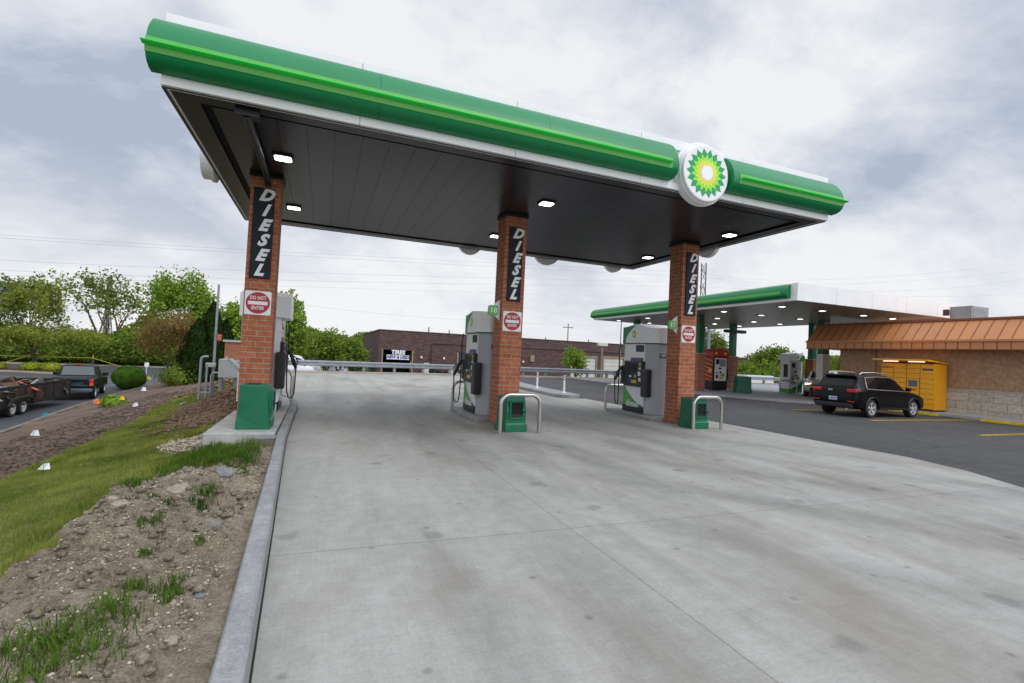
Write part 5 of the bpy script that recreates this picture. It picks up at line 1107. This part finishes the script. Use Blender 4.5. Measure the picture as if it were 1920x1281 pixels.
wr_ = [((1325, 512), (1560, 524), (1990, 485), 205, 120), ((1325, 520), (1600, 532), (1990, 497), 205, 120), ((1325, 538), (1700, 545), (1990, 508), 205, 120), ((1325, 548), (1790, 556), (1990, 538), 205, 130), ((1325, 560), (1860, 590), (1990, 583), 205, 130)]
for i, (a, m_, c, ya, yc) in enumerate(wr_):
    pa, pm, pc = at(*a, ya), at(*m_, 150), at(*c, yc); pts = [pa * (1 - t) ** 2 + (pm * 2 - pa * .5 - pc * .5) * 2 * t * (1 - t) + pc * t * t for t in [k / 24 for k in range(25)]]
    tag(MB().tube(pts, .024, 4).build('power_line', 'wire'), 'thin overhead power line running from the towers out of the right side', 'power line', 'overhead power lines to the right')

# ------------------------------------------------------------------ vegetation
def leafcloud(P, size, seed, up=.5, elong=1.6):
    r = np.random.RandomState(seed); n = len(P); nrm = r.normal(size=(n, 3)); nrm[:, 2] += up; nrm /= np.linalg.norm(nrm, axis=1)[:, None]
    a = np.cross(nrm, r.normal(size=(n, 3))); a /= np.linalg.norm(a, axis=1)[:, None]; b = np.cross(nrm, a); s_ = size * (.6 + .8 * r.rand(n))[:, None]
    V = np.stack([P - a * s_ * elong / 2, P + b * s_ / 2, P + a * s_ * elong / 2, P - b * s_ / 2], 1).reshape(-1, 3)
    return V, np.arange(n * 4).reshape(-1, 4)
def tree(name, label, cat, loc, H, Wd, trunk_h, seed, leaf='leaf_fresh', bark='bark', n_leaf=7000, lsize=.22, stems=1, depth=4, clump=.5, r0=None, fill=None, group=None, lean=(0, 0), shape=1.0, spread=.75, kids_=3, low=None):
    rg = random.Random(seed); t = thing(name, label, cat, loc, 0, group); segs = []; tips = []
    r0 = r0 or H * .022
    def branch(p, d, L_, r_, dep):
        n = 3; pts = [p]; rr = [r_]; q = p
        for i in range(n):
            d = (d + Vector((rg.gauss(0, .13), rg.gauss(0, .13), rg.gauss(.05, .08)))).normalized(); q = q + d * (L_ / n); pts.append(q); rr.append(r_ * (1 - .4 * (i + 1) / n))
        segs.append((pts, rr, dep))
        if dep <= 2: tips.extend(pts[1:])
        if dep == 0: return
        k = kids_ if dep > 1 else kids_ + 1
        for j in range(k):
            a = 2 * pi * (j + rg.random()) / k; ax = d.orthogonal().normalized(); ax.rotate(Matrix.Rotation(a, 3, d)); nd = (d * 1.0 + ax * (spread * rg.uniform(.6, 1.25))).normalized()
            s_ = pts[-1] if j < k - 1 else pts[2]
            branch(s_, nd, L_ * rg.uniform(.62, .85), rr[-1] * .68, dep - 1)
    for s_ in range(stems):
        a = 2 * pi * s_ / stems + rg.random(); tilt = .0 if stems == 1 else .38
        d = Vector((cos(a) * tilt + lean[0], sin(a) * tilt + lean[1], 1)).normalized()
        branch(Vector((cos(a) * .1 * (stems > 1), sin(a) * .1 * (stems > 1), 0)), d, trunk_h if stems == 1 else H * .38, r0 / (stems ** .4), depth)
    T = np.array([tuple(p) for p in tips]); zmax = T[:, 2].max(); xm = max(T[:, 0].max() - T[:, 0].min(), T[:, 1].max() - T[:, 1].min()); xc = (T[:, 0].max() + T[:, 0].min()) / 2; yc = (T[:, 1].max() + T[:, 1].min()) / 2
    kx = (Wd * .92) / xm
    def fit(p):
        z = p[2]; 
        if z > trunk_h: z = trunk_h + (z - trunk_h) * (H * .97 - trunk_h) / max(zmax - trunk_h, .1)
        w = min(1, max(0, p[2] / max(trunk_h, .1))); return Vector(((p[0] - xc * w) * kx, (p[1] - yc * w) * kx, z))
    tb_ = MB(); bb = MB()
    for pts, rr, dep in segs:
        (tb_ if dep == depth else bb).tube([fit(p) for p in pts], rr, 7 if dep >= depth - 1 else 4, cap=False)
    tb_.build('trunk', bark, t, smooth=True); bb.build('branches', bark, t, smooth=True)
    r = np.random.RandomState(seed); Tf = np.array([tuple(fit(p)) for p in tips]); idx = r.randint(0, len(Tf), n_leaf)
    # clumps: each tip attracts leaves, some tips more
    wgt = r.rand(len(Tf)) ** 1.2 + .05; idx = r.choice(len(Tf), n_leaf, p=wgt / wgt.sum())
    P = Tf[idx] + r.normal(size=(n_leaf, 3)) * clump * np.array([1, 1, .7])
    if fill:
        m_ = int(n_leaf * fill); d = r.normal(size=(m_, 3)); d /= np.linalg.norm(d, axis=1)[:, None]; rad = r.rand(m_) ** .4
        nz = .72 + .5 * vnoise(d[:, 0] * 2 + 9, d[:, 1] * 2 + d[:, 2] * 1.7 + 9, 1.3, seed % 7)
        cz = (trunk_h + H) / 2; P2 = np.stack([d[:, 0] * Wd / 2 * rad * nz, d[:, 1] * Wd / 2 * rad * nz, cz + d[:, 2] * (H - trunk_h) / 2 * rad * nz * 1.05], -1); P = np.concatenate([P, P2])
    if low:
        lz, lr, lx, ln_ = low; th_ = r.rand(ln_) * 2 * pi; rr_ = lx * r.rand(ln_) ** .55 * (.75 + .5 * vnoise(th_ * 1.3 + 3, th_ * 0 + 2, 1.5, 3)); zz_ = lz + lr * r.normal(size=ln_) * .45 * (1 - .5 * rr_ / lx) + .25 * np.sin(th_ * 7)
        P = np.concatenate([P, np.stack([rr_ * np.cos(th_), rr_ * np.sin(th_), zz_], -1)])
    P[:, 2] = np.maximum(P[:, 2], .15)
    V, Q = leafcloud(P, lsize, seed + 1); fastmesh('foliage', V, Q, leaf, t)
    return t
tree('tree', 'tall sparse tree at the far left edge of the picture', 'tree', (-36.8, 78, LOT), 11.2, 4.6, 3.4, 11, 'leaf_grey', n_leaf=1500, lsize=.24, clump=.42, depth=4)
tree('tree', 'slim dark-trunked tree second from the far left edge', 'tree', (-34.6, 78, LOT), 11.4, 5.2, 3.4, 12, 'leaf_olive', n_leaf=1700, lsize=.24, clump=.45, depth=4, stems=2)
tree('tree', 'spreading yellow green tree standing in the parking lot island', 'tree', (-25.9, 61.3, LOT + .1), 9.3, 6.2, 2.0, 13, 'leaf_yolive', n_leaf=3200, lsize=.15, clump=.28, depth=5, spread=.55, r0=.22, kids_=3, low=(3.3, 1.25, 4.9, 9000))
tree('tree', 'wide sparse tree with several pinkish limbs against the sky', 'tree', (-28.4, 80, LOT), 13.2, 11.0, 3.6, 23, 'leaf_olive', 'bark_pink', n_leaf=2000, lsize=.26, clump=.45, stems=3, depth=4, r0=.42, spread=.7)
tree('tree', 'big rounded bright green tree behind the dark conifers', 'tree', (-17.6, 76, LOT), 13.2, 9.6, 2.4, 15, 'leaf_fresh', n_leaf=8500, lsize=.24, clump=.5, depth=4, fill=.18, spread=.8)
tree('tree', 'smaller sparse tree between the pinkish limbed tree and the big rounded one', 'tree', (-24.0, 88, LOT), 9.6, 6.0, 2.4, 35, 'leaf_olive', n_leaf=1800, lsize=.3, clump=.5, depth=4)
tree('tree', 'twin-trunked budding tree with rusty brown foliage', 'tree', (-9.5, 39, -1.6), 5.4, 4.4, 1.7, 16, 'leaf_rust', n_leaf=11000, lsize=.06, clump=.20, stems=2, depth=5, r0=.11, kids_=4, fill=.3)
tree('tree', 'light green tree right of the conifers', 'tree', (-8.6, 60, LOT), 7.9, 4.6, 1.2, 17, 'leaf_fresh', n_leaf=4000, lsize=.26, clump=.5, fill=.7)
tree('tree', 'bright green tree behind the leftmost dispenser', 'tree', (-4.0, 60, LOT), 9.5, 4.4, 1.5, 18, 'leaf_fresh', n_leaf=4500, lsize=.28, clump=.5, fill=.7)
tree('tree', 'loose green tree left of the workshop, nearer the vans', 'tree', (.3, 48, GB), 4.4, 2.8, .8, 19, 'leaf_mid', n_leaf=3600, lsize=.15, clump=.35, fill=.5)
tree('tree', 'wispy tree with a tall pale tip left of the workshop', 'tree', (1.2, 50, GB), 5.0, 1.9, .9, 20, 'leaf_olive', n_leaf=1300, lsize=.14, clump=.22, fill=.1)
tree('tree', 'rounded green tree touching the left corner of the workshop', 'tree', (2.6, 47, GB), 3.8, 2.6, .7, 21, 'leaf_mid', n_leaf=3600, lsize=.15, clump=.3, fill=.5)
tree('tree', 'small light green tree between middle column and white workshop doors', 'tree', (20.2, 37.2, -.9), 3.5, 2.7, .6, 22, 'leaf_fresh', n_leaf=2600, lsize=.12, clump=.22, fill=.15, stems=2)
tree('tree', 'leafy tree seen under the lower canopy behind the red pump', 'tree', (71, 75, GB), 9.8, 8.0, 2.5, 24, 'leaf_olive', n_leaf=2600, lsize=.36, clump=.6, fill=.2)
tree('tree', 'round green tree between the green bin and the white pump', 'tree', (50.8, 43, GB), 5.5, 4.8, .9, 25, 'leaf_mid', n_leaf=6000, lsize=.17, clump=.45, fill=.5)
tree('tree', 'pale feathery tree behind the white pump', 'tree', (54.5, 44, GB), 4.8, 3.8, .9, 26, 'leaf_fresh', n_leaf=3200, lsize=.17, clump=.35, fill=.3)
tree('tree', 'light green tree behind the brick pillar at the shop end', 'tree', (57.8, 43, GB), 4.7, 3.8, .9, 27, 'leaf_olive', n_leaf=3200, lsize=.17, clump=.35, fill=.4)
tree('tree', 'dense green tree between white column and shop wall', 'tree', (62.5, 44.5, GB), 4.8, 5.0, .7, 28, 'leaf_mid', n_leaf=6500, lsize=.18, clump=.45, fill=.6)
tree('bush', 'wild bush growing at the guard rail below the dark workshop door', 'bush', (15.3, 47, GB), 1.9, 1.8, .2, 29, 'leaf_mid', n_leaf=1500, lsize=.10, clump=.2)
def conifer(lab, loc, h, w, seed):
    t = thing('conifer_tree', lab, 'conifer', loc, 0, 'dark conifers beside the utility box'); r = np.random.RandomState(seed); n = 9000
    MB().cyl((0, 0, 0), (0, 0, h * .5), .07, .03, 8).build('trunk', 'bark', t)
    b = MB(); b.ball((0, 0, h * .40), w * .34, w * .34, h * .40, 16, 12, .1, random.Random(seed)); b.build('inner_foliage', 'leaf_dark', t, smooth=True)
    u = r.rand(n); z = h * (0.02 + .98 * u); prof_ = np.where(u < .12, .75 + u * 2, 1.0) * np.clip(1 - u ** 1.9, 0, 1) ** .75
    th = r.rand(n) * 2 * pi; lob = 1 + .16 * np.sin(th * 5 + z * 1.1 + seed) * np.sin(z * 2.4 + th * 2) + .07 * r.normal(size=n); rad = w / 2 * prof_ * (r.rand(n) ** .15) * lob
    P = np.stack([rad * np.cos(th), rad * np.sin(th), z], -1); nrm = np.stack([np.cos(th), np.sin(th), r.normal(size=n) * .4], -1) + r.normal(size=(n, 3)) * .5; nrm /= np.linalg.norm(nrm, axis=1)[:, None]
    a = np.tile([0, 0, 1.0], (n, 1)) + r.normal(size=(n, 3)) * .35; b_ = np.cross(nrm, a); b_ /= np.linalg.norm(b_, axis=1)[:, None]; a = np.cross(b_, nrm); s_ = (.05 + .06 * r.rand(n))[:, None]
    V = np.stack([P - a * s_, P + b_ * s_ * .5, P + a * s_ * 1.3, P - b_ * s_ * .5], 1).reshape(-1, 3); fastmesh('foliage', V, np.arange(n * 4).reshape(-1, 4), 'leaf_dark', t)
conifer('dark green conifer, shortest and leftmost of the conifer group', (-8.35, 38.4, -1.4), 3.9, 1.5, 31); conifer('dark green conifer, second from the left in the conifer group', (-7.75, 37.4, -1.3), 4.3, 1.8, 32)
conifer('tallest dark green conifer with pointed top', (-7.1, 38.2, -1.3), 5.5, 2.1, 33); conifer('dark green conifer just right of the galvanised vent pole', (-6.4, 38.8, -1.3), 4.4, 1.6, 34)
def shrub(name, lab, loc, rx, rz_, seed, leaf='leaf_shrub', n=14000, ls=.045, group=None):
    cf, jt = (.86, .05) if name == 'round_shrub' else (.62, .20)
    t = thing(name, lab, 'shrub', loc, 0, group); r = np.random.RandomState(seed)
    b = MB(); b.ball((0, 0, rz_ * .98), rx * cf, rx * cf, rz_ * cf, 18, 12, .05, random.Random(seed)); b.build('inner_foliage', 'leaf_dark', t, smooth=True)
    d = r.normal(size=(n, 3)); d /= np.linalg.norm(d, axis=1)[:, None]; k = (1 + jt * r.normal(size=n)) * (.93 + .14 * vnoise(d[:, 0] * 3 + 5, d[:, 1] * 3 + d[:, 2] * 3 + 5, 1, 1))
    P = np.stack([d[:, 0] * rx * k, d[:, 1] * rx * k, rz_ + d[:, 2] * rz_ * k], -1); P[:, 2] = np.maximum(P[:, 2], .03); V, Q = leafcloud(P, ls, seed, 0, 1.8); fastmesh('foliage', V, Q, leaf, t)
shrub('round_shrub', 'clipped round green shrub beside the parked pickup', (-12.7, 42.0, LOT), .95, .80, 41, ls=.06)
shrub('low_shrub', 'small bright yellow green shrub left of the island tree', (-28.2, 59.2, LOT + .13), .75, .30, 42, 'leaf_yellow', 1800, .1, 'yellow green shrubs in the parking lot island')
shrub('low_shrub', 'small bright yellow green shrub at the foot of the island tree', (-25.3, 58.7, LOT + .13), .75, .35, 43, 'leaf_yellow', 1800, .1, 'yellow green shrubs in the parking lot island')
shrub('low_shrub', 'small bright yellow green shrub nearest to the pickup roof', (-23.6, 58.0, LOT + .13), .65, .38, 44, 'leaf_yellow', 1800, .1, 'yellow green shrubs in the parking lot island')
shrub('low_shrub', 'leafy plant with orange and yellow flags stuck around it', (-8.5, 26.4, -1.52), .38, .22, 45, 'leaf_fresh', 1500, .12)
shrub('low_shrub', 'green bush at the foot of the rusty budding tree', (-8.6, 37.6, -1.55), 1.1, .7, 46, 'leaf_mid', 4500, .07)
# woodland behind the lot: one mass
def mass(name, lab, blobs, leaf, n_per, ls, seed):
    r = np.random.RandomState(seed); Ps = []
    core = MB(); rg = random.Random(seed)
    for (x, y, z, rx, rz_) in blobs:
        n = int(n_per * rx * rz_); d = r.normal(size=(n, 3)); d[:, 1] -= .5; d /= np.linalg.norm(d, axis=1)[:, None]; k = .85 + .22 * r.rand(n) + .15 * r.rand()
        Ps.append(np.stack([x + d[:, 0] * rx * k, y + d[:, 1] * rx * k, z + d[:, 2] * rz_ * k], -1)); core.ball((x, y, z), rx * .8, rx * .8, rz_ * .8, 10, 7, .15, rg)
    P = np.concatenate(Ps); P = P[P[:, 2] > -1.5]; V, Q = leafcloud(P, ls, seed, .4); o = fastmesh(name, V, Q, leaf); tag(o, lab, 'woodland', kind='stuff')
    tag(core.build('shade_core', 'leaf_shrub', smooth=True), 'dark filler core coloured as the inner shade of ' + lab, 'shade_core', kind='stuff')  # filler balls behind the leaves; inner shade is put in as darker green
r = np.random.RandomState(77); bl = []; bl2 = []
for k in range(48):
    x = -58 + k * 1.26 + r.normal() * .6; y = 79 + r.normal() * 2; h = 2.4 + r.rand() * 1.7; (bl if r.rand() < .6 else bl2).append((x, y, -2.0 + h * .5, 2.1 + r.rand() * 1.0, h * .62))
for k in range(30):
    x = -56 + k * 2.0 + r.normal() * .5; h = 2.2 + r.rand() * 1.6; (bl if r.rand() < .4 else bl2).append((x, 75.6 + r.normal() * .6, -2.0 + h * .4, 1.5 + r.rand() * .6, h * .6))
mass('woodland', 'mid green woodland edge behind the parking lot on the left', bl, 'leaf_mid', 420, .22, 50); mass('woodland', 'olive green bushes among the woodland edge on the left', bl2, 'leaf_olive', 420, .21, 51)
bl = [(-52 + k * 7 + r.normal() * 2, 190 + r.normal() * 5, 0, 7, 5 + r.rand() * 3) for k in range(40)] + [(60 + k * 5.5 + r.normal(), 70 + r.normal() * 2, -.5, 3.6, 3.0 + r.rand() * 1.2) for k in range(14)]
mass('far_woodland', 'low distant tree line behind the buildings', bl, 'leaf_mid', 40, .7, 52)
bl = [(39 + k * 2.3 + r.normal() * .4, 39 + r.normal() * .6, -.6, 1.7, 1.9 + r.rand() * .7) for k in range(14)]
mass('hedgerow', 'green hedgerow behind the shop end and the far rail', bl, 'leaf_mid', 300, .2, 53)
# ------------------------------------------------------------------ monument wall and utilities on the left
mw = thing('brick_screen_wall', 'low brick wall with stone cap and base behind the grey utility box', 'wall', (-3.85, 23.2, -.6))
MB().box(0, 1.9, 0, .5, 0, 1.35).build('stone_base', 'stone_block', mw); MB().box(-.03, 1.93, -.03, .53, 1.35, 1.43).build('ledge', 'concrete_plain', mw); MB().box(.02, 1.88, .02, .48, 1.43, 2.18).build('wall', 'brick_far', mw); MB().box(-.05, 1.95, -.05, .55, 2.18, 2.27).build('cap', 'concrete_plain', mw)
vp = thing('vent_pole', 'tall thin galvanised pole with a small red sign', 'pole', (-3.28, 18.2, -.42))
MB().cyl((0, 0, 0), (0, 0, 3.85), .042, .034, 10).build('pole', 'galv', vp, smooth=True, angle=40); MB().box(.05, .19, -.07, -.05, 2.02, 2.25).build('red_sign', 'sign_red', vp)
for z in (2.07, 2.13, 2.19): MB().box(.07, .17, -.075, -.07, z, z + .02).build('print_line', 'flag_pink', vp)
ut = thing('utility_pipes', 'pair of galvanised conduit risers joined at the top beside the vent pole', 'pipes', (-3.6, 18.0, -.45))
b = MB(); b.tube([(0, 0, 0), (0, 0, 1.42), (.02, 0, 1.50), (.10, 0, 1.54), (.2, 0, 1.54)], .038, 10); b.tube([(.17, .02, 0), (.17, .02, 1.3)], .034, 10); b.tube([(.3, .03, 0), (.3, .03, .95), (.34, .03, 1.03), (.6, .05, 1.03)], .03, 10); b.build('risers', 'galv', ut, smooth=True)
MB().box(.12, .40, .0, .14, 1.2, 1.34).build('junction', 'util_grey', ut, bevel=.02); MB().box(0, .3, -.02, .02, .38, .43).build('brace', 'galv', ut)
MB().box(-.45, .5, -.3, .35, -.15, .06).build('pad', 'concrete_plain', ut, bevel=.02)
ub = thing('utility_box', 'grey sloped-lid utility box on two legs beside the conduits', 'utility box', (-2.78, 18.0, -.17))
MB().prism([(-.28, .62), (-.28, 1.20), (.0, 1.20), (.28, .92), (.28, .62)], 'y', -.3, .3).build('housing', 'util_grey', ub, bevel=.008)
MB().prism([(-.02, 1.205), (.30, .90), (.30, .92), (.0, 1.23)], 'y', -.32, .32).build('lid', 'galv', ub)
for x in (-.23, .2): MB().box(x - .05, x + .05, -.15, .05, 0, .62).build('leg', 'galv_dark', ub)
MB().cyl((-.12, 0, 1.2), (-.12, 0, 1.27), .04, .03, 10).build('knob', 'util_grey', ub); MB().box(-.4, .1, -.4, .4, -.1, .1).build('pad', 'concrete_plain', ub, bevel=.02)
# marker flags
def flag(x, y, mt, lab, grp, h=.26, s_=.13, rz=0.0):
    z = float(gzn(x, y)); t = thing('marker_flag', lab, 'flag', (x, y, z), rz, grp)
    MB().cyl((0, 0, 0), (0, 0, h), .003, n=5).build('wire', 'galv_dark', t)
    b = MB(); b.add([(0, 0, h - s_), (s_ * .9, .01, h - s_ * 1.0), (s_ * .5, .05, h), (0, 0, h), (-.06, -.03, h - s_ * .9)], [(0, 1, 2, 3), (0, 3, 4)]); o = b.build('flag', mt, t); md = o.modifiers.new('s', 'SOLIDIFY'); md.thickness = .002
flag(-3.76, 9.23, 'flag_white', 'white marker flag nearest the camera at the lawn edge', 'white marker flags', .13, .09); flag(-7.18, 16.97, 'flag_white', 'white marker flag on the mulch left of the lawn', 'white marker flags', .22, .15)
flag(-6.65, 22.7, 'flag_white', 'white marker flag in mulch right of the flagged plant', 'white marker flags', .24, .16); flag(-9.34, 33.0, 'flag_white', 'white marker flag in the mulch near the round shrub', 'white marker flags', .35, .22)
flag(-8.4, 37.5, 'flag_white', 'lower of two white marker flags before the conifers', 'white marker flags', .3, .22); flag(-8.8, 40.3, 'flag_white', 'upper of two white marker flags before the conifers', 'white marker flags', .35, .18)
for x, y, mt, lab in ((-9.35, 27.0, 'flag_pink', 'pink marker flag left of the flagged plant'), (-8.95, 25.9, 'flag_orange', 'orange marker flag at the left side of the flagged plant'), (-8.45, 26.3, 'flag_orange', 'orange marker flag in the middle of the flagged plant'), (-8.05, 25.8, 'flag_yellow', 'yellow marker flag right of the flagged plant')):
    flag(x, y, mt, lab, 'coloured marker flags', .38, .16)
flag(-10.8, 26.2, 'flag_teal', 'blue green marker flag lying at the timber edging', 'coloured marker flags', .15, .2)
# caution tape, portable sign
tp = [(-36, 63.9, -.85), (-26.0, 61.3, -.79), (-21.4, 60.5, -.69), (-19.1, 63.6, -1.95)]
b = MB()
for i in range(3):
    p, q = tp[i], tp[i + 1]; b.add([(p[0], p[1], p[2] - .03), (q[0], q[1], q[2] - .03), (q[0], q[1], q[2] + .04), (p[0], p[1], p[2] + .04)], [(0, 1, 2, 3)])
b.add([(-25.8, 60.9, -.42), (-29.6, 61.3, -1.95), (-29.6, 61.3, -1.87), (-25.8, 60.9, -.34)], [(0, 1, 2, 3)])
o = b.build('caution_tape', 'tape'); md = o.modifiers.new('s', 'SOLIDIFY'); md.thickness = .01; tag(o, 'yellow caution tape strung across the far parking lot', 'tape')
t = thing('stake', 'short dark post holding up the corner of the yellow tape', 'post', (-21.4, 60.55, LOT)); MB().box(-.07, .07, -.07, .07, 0, 1.35).build('post', 'bark', t); MB().box(-.04, .04, -.04, .04, 1.35, 1.7).build('tip', 'tape', t)
t = thing('portable_sign', 'small white sign on a yellow weighted base behind the round shrub', 'sign', (-14.4, 51.6, LOT)); MB().cyl((0, 0, .1), (0, 0, 1.2), .025, n=6).build('post', 'white', t); MB().box(-.16, .16, -.02, .0, 1.15, 1.5).build('panel', 'white_sign', t); MB().prism([(-.38, 0), (.4, 0), (.25, .26), (-.2, .26)], 'y', -.2, .2).build('base', 'tape', t, bevel=.03)
# ------------------------------------------------------------------ pickup and trailer
PK = [(0, .62, .86, 1.0, .84, 1.10, .80), (.06, .50, .94, 1.12, .90, 1.16, .86), (.12, .45, .96, 1.14, .92, 1.18, .88), (1.95, .40, .96, 1.14, .92, 1.19, .88), (2.0, .40, .96, 1.14, .92, 1.22, .80), (2.12, .40, .96, 1.14, .90, 1.78, .70), (2.3, .40, .96, 1.14, .90, 1.82, .70), (3.0, .40, .96, 1.12, .90, 1.82, .70), (3.25, .40, .96, 1.10, .90, 1.76, .68), (3.95, .40, .96, 1.10, .88, 1.22, .74), (4.2, .40, .96, 1.08, .88, 1.16, .78), (5.1, .42, .96, 1.0, .86, 1.08, .76), (5.3, .5, .88, .84, .78, .94, .66)]
pk, hp, sp_ = vehicle('pickup_truck', 'dark green pickup truck parked on the lot, seen from behind', 'pickup truck', (-13.0, 34.1, LOT), R(102), PK, .95, 'car_green', (1.1, 4.35), .38, [(2.25, 3.0, 3.0, 2.35, .1, .88), (3.06, 3.85, 3.28, 3.08, .1, .88)], (3.28, 3.95), None)
b = MB(); pk.scale = (1.05, 1.05, 1.05); b.add([(1.985, -.72, 1.24), (1.985, .72, 1.24), (2.09, .64, 1.72), (2.09, -.64, 1.72)], [(0, 1, 2, 3)]); b.build('rear_window', 'glass_tint', pk)
for sg in (-1, 1):
    lo, hi = min(sg * .78, sg * .95), max(sg * .78, sg * .95); MB().box(-.02, .10, lo, hi, .93, 1.12).build('tail_light', 'tail_red', pk, bevel=.02); MB().box(-.022, .09, lo, hi, .78, .93).build('turn_light', 'tail_orange', pk, bevel=.02)
    MB().box(2.9, 3.02, min(sg * .95, sg * 1.22), max(sg * .95, sg * 1.22), 1.16, 1.36).build('mirror', 'car_green', pk, bevel=.03)
MB().box(-.16, .02, -.93, .93, .46, .64).build('rear_bumper', 'car_blue', pk, bevel=.04, seg=3); MB().box(-.015, .01, -.72, .72, .68, 1.12).build('tailgate', 'car_green', pk, bevel=.015)
MB().box(-.02, -.014, -.70, .70, .79, .83).build('tailgate_trim', 'car_blue', pk)
txt('CHEVROLET', .155, (-.018, 0, .90), FACE_W, 'car_blue', pk, 'lettering', .003, .004, 0, 1.25)
MB().box(2.1, 2.2, -.16, .16, 1.80, 1.85).build('brake_light', 'tail_red', pk, bevel=.01); MB().box(.3, 1.95, -.78, .78, 1.185, 1.205).build('bed_cover', 'black', pk)
tr = thing('utility_trailer', 'black tandem-axle dump trailer full of debris beside the pickup', 'trailer', (-12.36, 24.1, LOT), R(91))
TL = 8.7   # local x runs forward (+y world); local y to the left (-x world)
for sy in (0, 1.95):
    f = MB(); f.box(0, TL, sy - .03, sy + .03, 1.22, 1.32); f.box(0, TL, sy - .04, sy + .04, .40, .52)
    for k in range(11): x = k * TL / 10; f.box(x - .03, x + .03, sy - .045, sy + .045, .5, 1.25)
    f.build('side_frame', 'rust_steel', tr, bevel=.004)
    MB().box(.0, TL, sy - .015, sy + .015, .5, 1.24).build('side_panel', 'rusty_mesh', tr)
MB().box(TL - .03, TL + .03, 0, 1.95, .4, 1.32).build('front_panel', 'rust_steel', tr); MB().box(0, TL, 0.03, 1.92, .44, .5).build('floor', 'rust_steel', tr)
for wx in (3.35, 4.2): wheel(tr, wx, -.06, .34, .2, -1, 8, 'door_white', .22); wheel(tr, wx, 2.0, .34, .2, 1, 8, 'door_white', .22)
fd = MB(); fd.tube([(2.8, -.16, .48), (2.95, -.16, .74), (3.4, -.16, .80), (4.2, -.16, .80), (4.6, -.16, .72), (4.75, -.16, .46)], .07, 6); fd.build('fender', 'rust_steel', tr, smooth=True)
fd = MB(); fd.beam((TL, .4, .45), (TL + 1.3, .97, .45), .08); fd.beam((TL, 1.55, .45), (TL + 1.3, .97, .45), .08); fd.build('drawbar', 'rust_steel', tr)
rg = random.Random(8); cols = [('board', 90), ('flag_orange', 3), ('galv_dark', 25), ('black', 30)]
for mt, n in cols:
    b = MB()
    for k in range(n):
        q = Matrix.Translation((-12.4 - rg.uniform(.15, 1.8), 24.1 + rg.uniform(.2, 8.3), LOT + rg.uniform(.9, 1.36))) @ Matrix.Rotation(rg.uniform(0, 6.3), 4, 'Z') @ Matrix.Rotation(rg.gauss(0, .35), 4, 'Y') @ Matrix.Rotation(rg.gauss(0, .5), 4, 'X')
        l_, w_ = rg.uniform(.15, .5), rg.uniform(.04, .16); b.box(-l_, l_, -w_, w_, -.015, .015, q)
    tag(b.build('debris', mt), {'board': 'broken wooden boards heaped in the black trailer', 'flag_orange': 'scraps of orange plastic in the trailer load', 'galv_dark': 'grey metal scraps in the trailer load', 'black': 'black rubbish sacks and scraps in the trailer load'}[mt], 'debris', kind='stuff')
# vans and cars beyond
VK = [(0, .4, .9, 1.1, .88, 1.9, .8), (.1, .35, .98, 1.15, .94, 2.05, .84), (3.9, .35, .98, 1.15, .94, 2.08, .82), (4.3, .35, .98, 1.15, .94, 1.95, .78), (5.0, .35, .98, 1.12, .92, 1.25, .76), (5.4, .4, .94, .95, .84, 1.05, .7), (5.6, .5, .8, .75, .7, .8, .55)]
v1, _, _ = vehicle('parked_van', 'white cargo van parked beyond the rail left of the trees', 'van', (-5.6, 47, GB), 0, VK, .98, 'car_white', (1.0, 4.6), .36, [(2.9, 3.2, 3.2, 2.9, .3, .8), (3.75, 4.75, 4.3, 3.8, .1, .85)], (4.32, 5.0), None, 'white vans beyond the guard rail')
v1.scale = (.9, .9, 1)
c1 = dup(hat, (-4.3, 39.5, -1.35), R(178), 'white car parked just behind the guard rail at the left')
def repaint(o, mt):
    for ch in kids(o):
        if ch.name.startswith('body') or ch.name.startswith('mirror'): ch.data = ch.data.copy(); ch.data.materials[0] = M[mt]
repaint(c1, 'car_white')
for (x, y, a, mt, lab) in ((2.4, 52.5, 160, 'car_white', 'pale car half hidden behind the trees left of the workshop'), (51.5, 40, 20, 'car_silver', 'pale car behind the far rail left of the white pump'), (47.5, 44, 10, 'car_blue', 'blue grey car behind the green bin'), (53.2, 53.6, 5, 'tail_red', 'red car by the brown building behind the bin')):
    c_ = dup(hat, (x, y, GB), R(a), lab); repaint(c_, mt)
tk = thing('box_trailer', 'white box trailer seen above the green bin under the lower canopy', 'trailer', (38.6, 36.2, -1.0)); MB().box(0, 3.6, 0, 1.6, .5, 1.75).build('body', 'car_white', tk, bevel=.03); MB().box(.3, 3.3, -.01, 0, .45, .5).build('skirt', 'door_dark', tk)
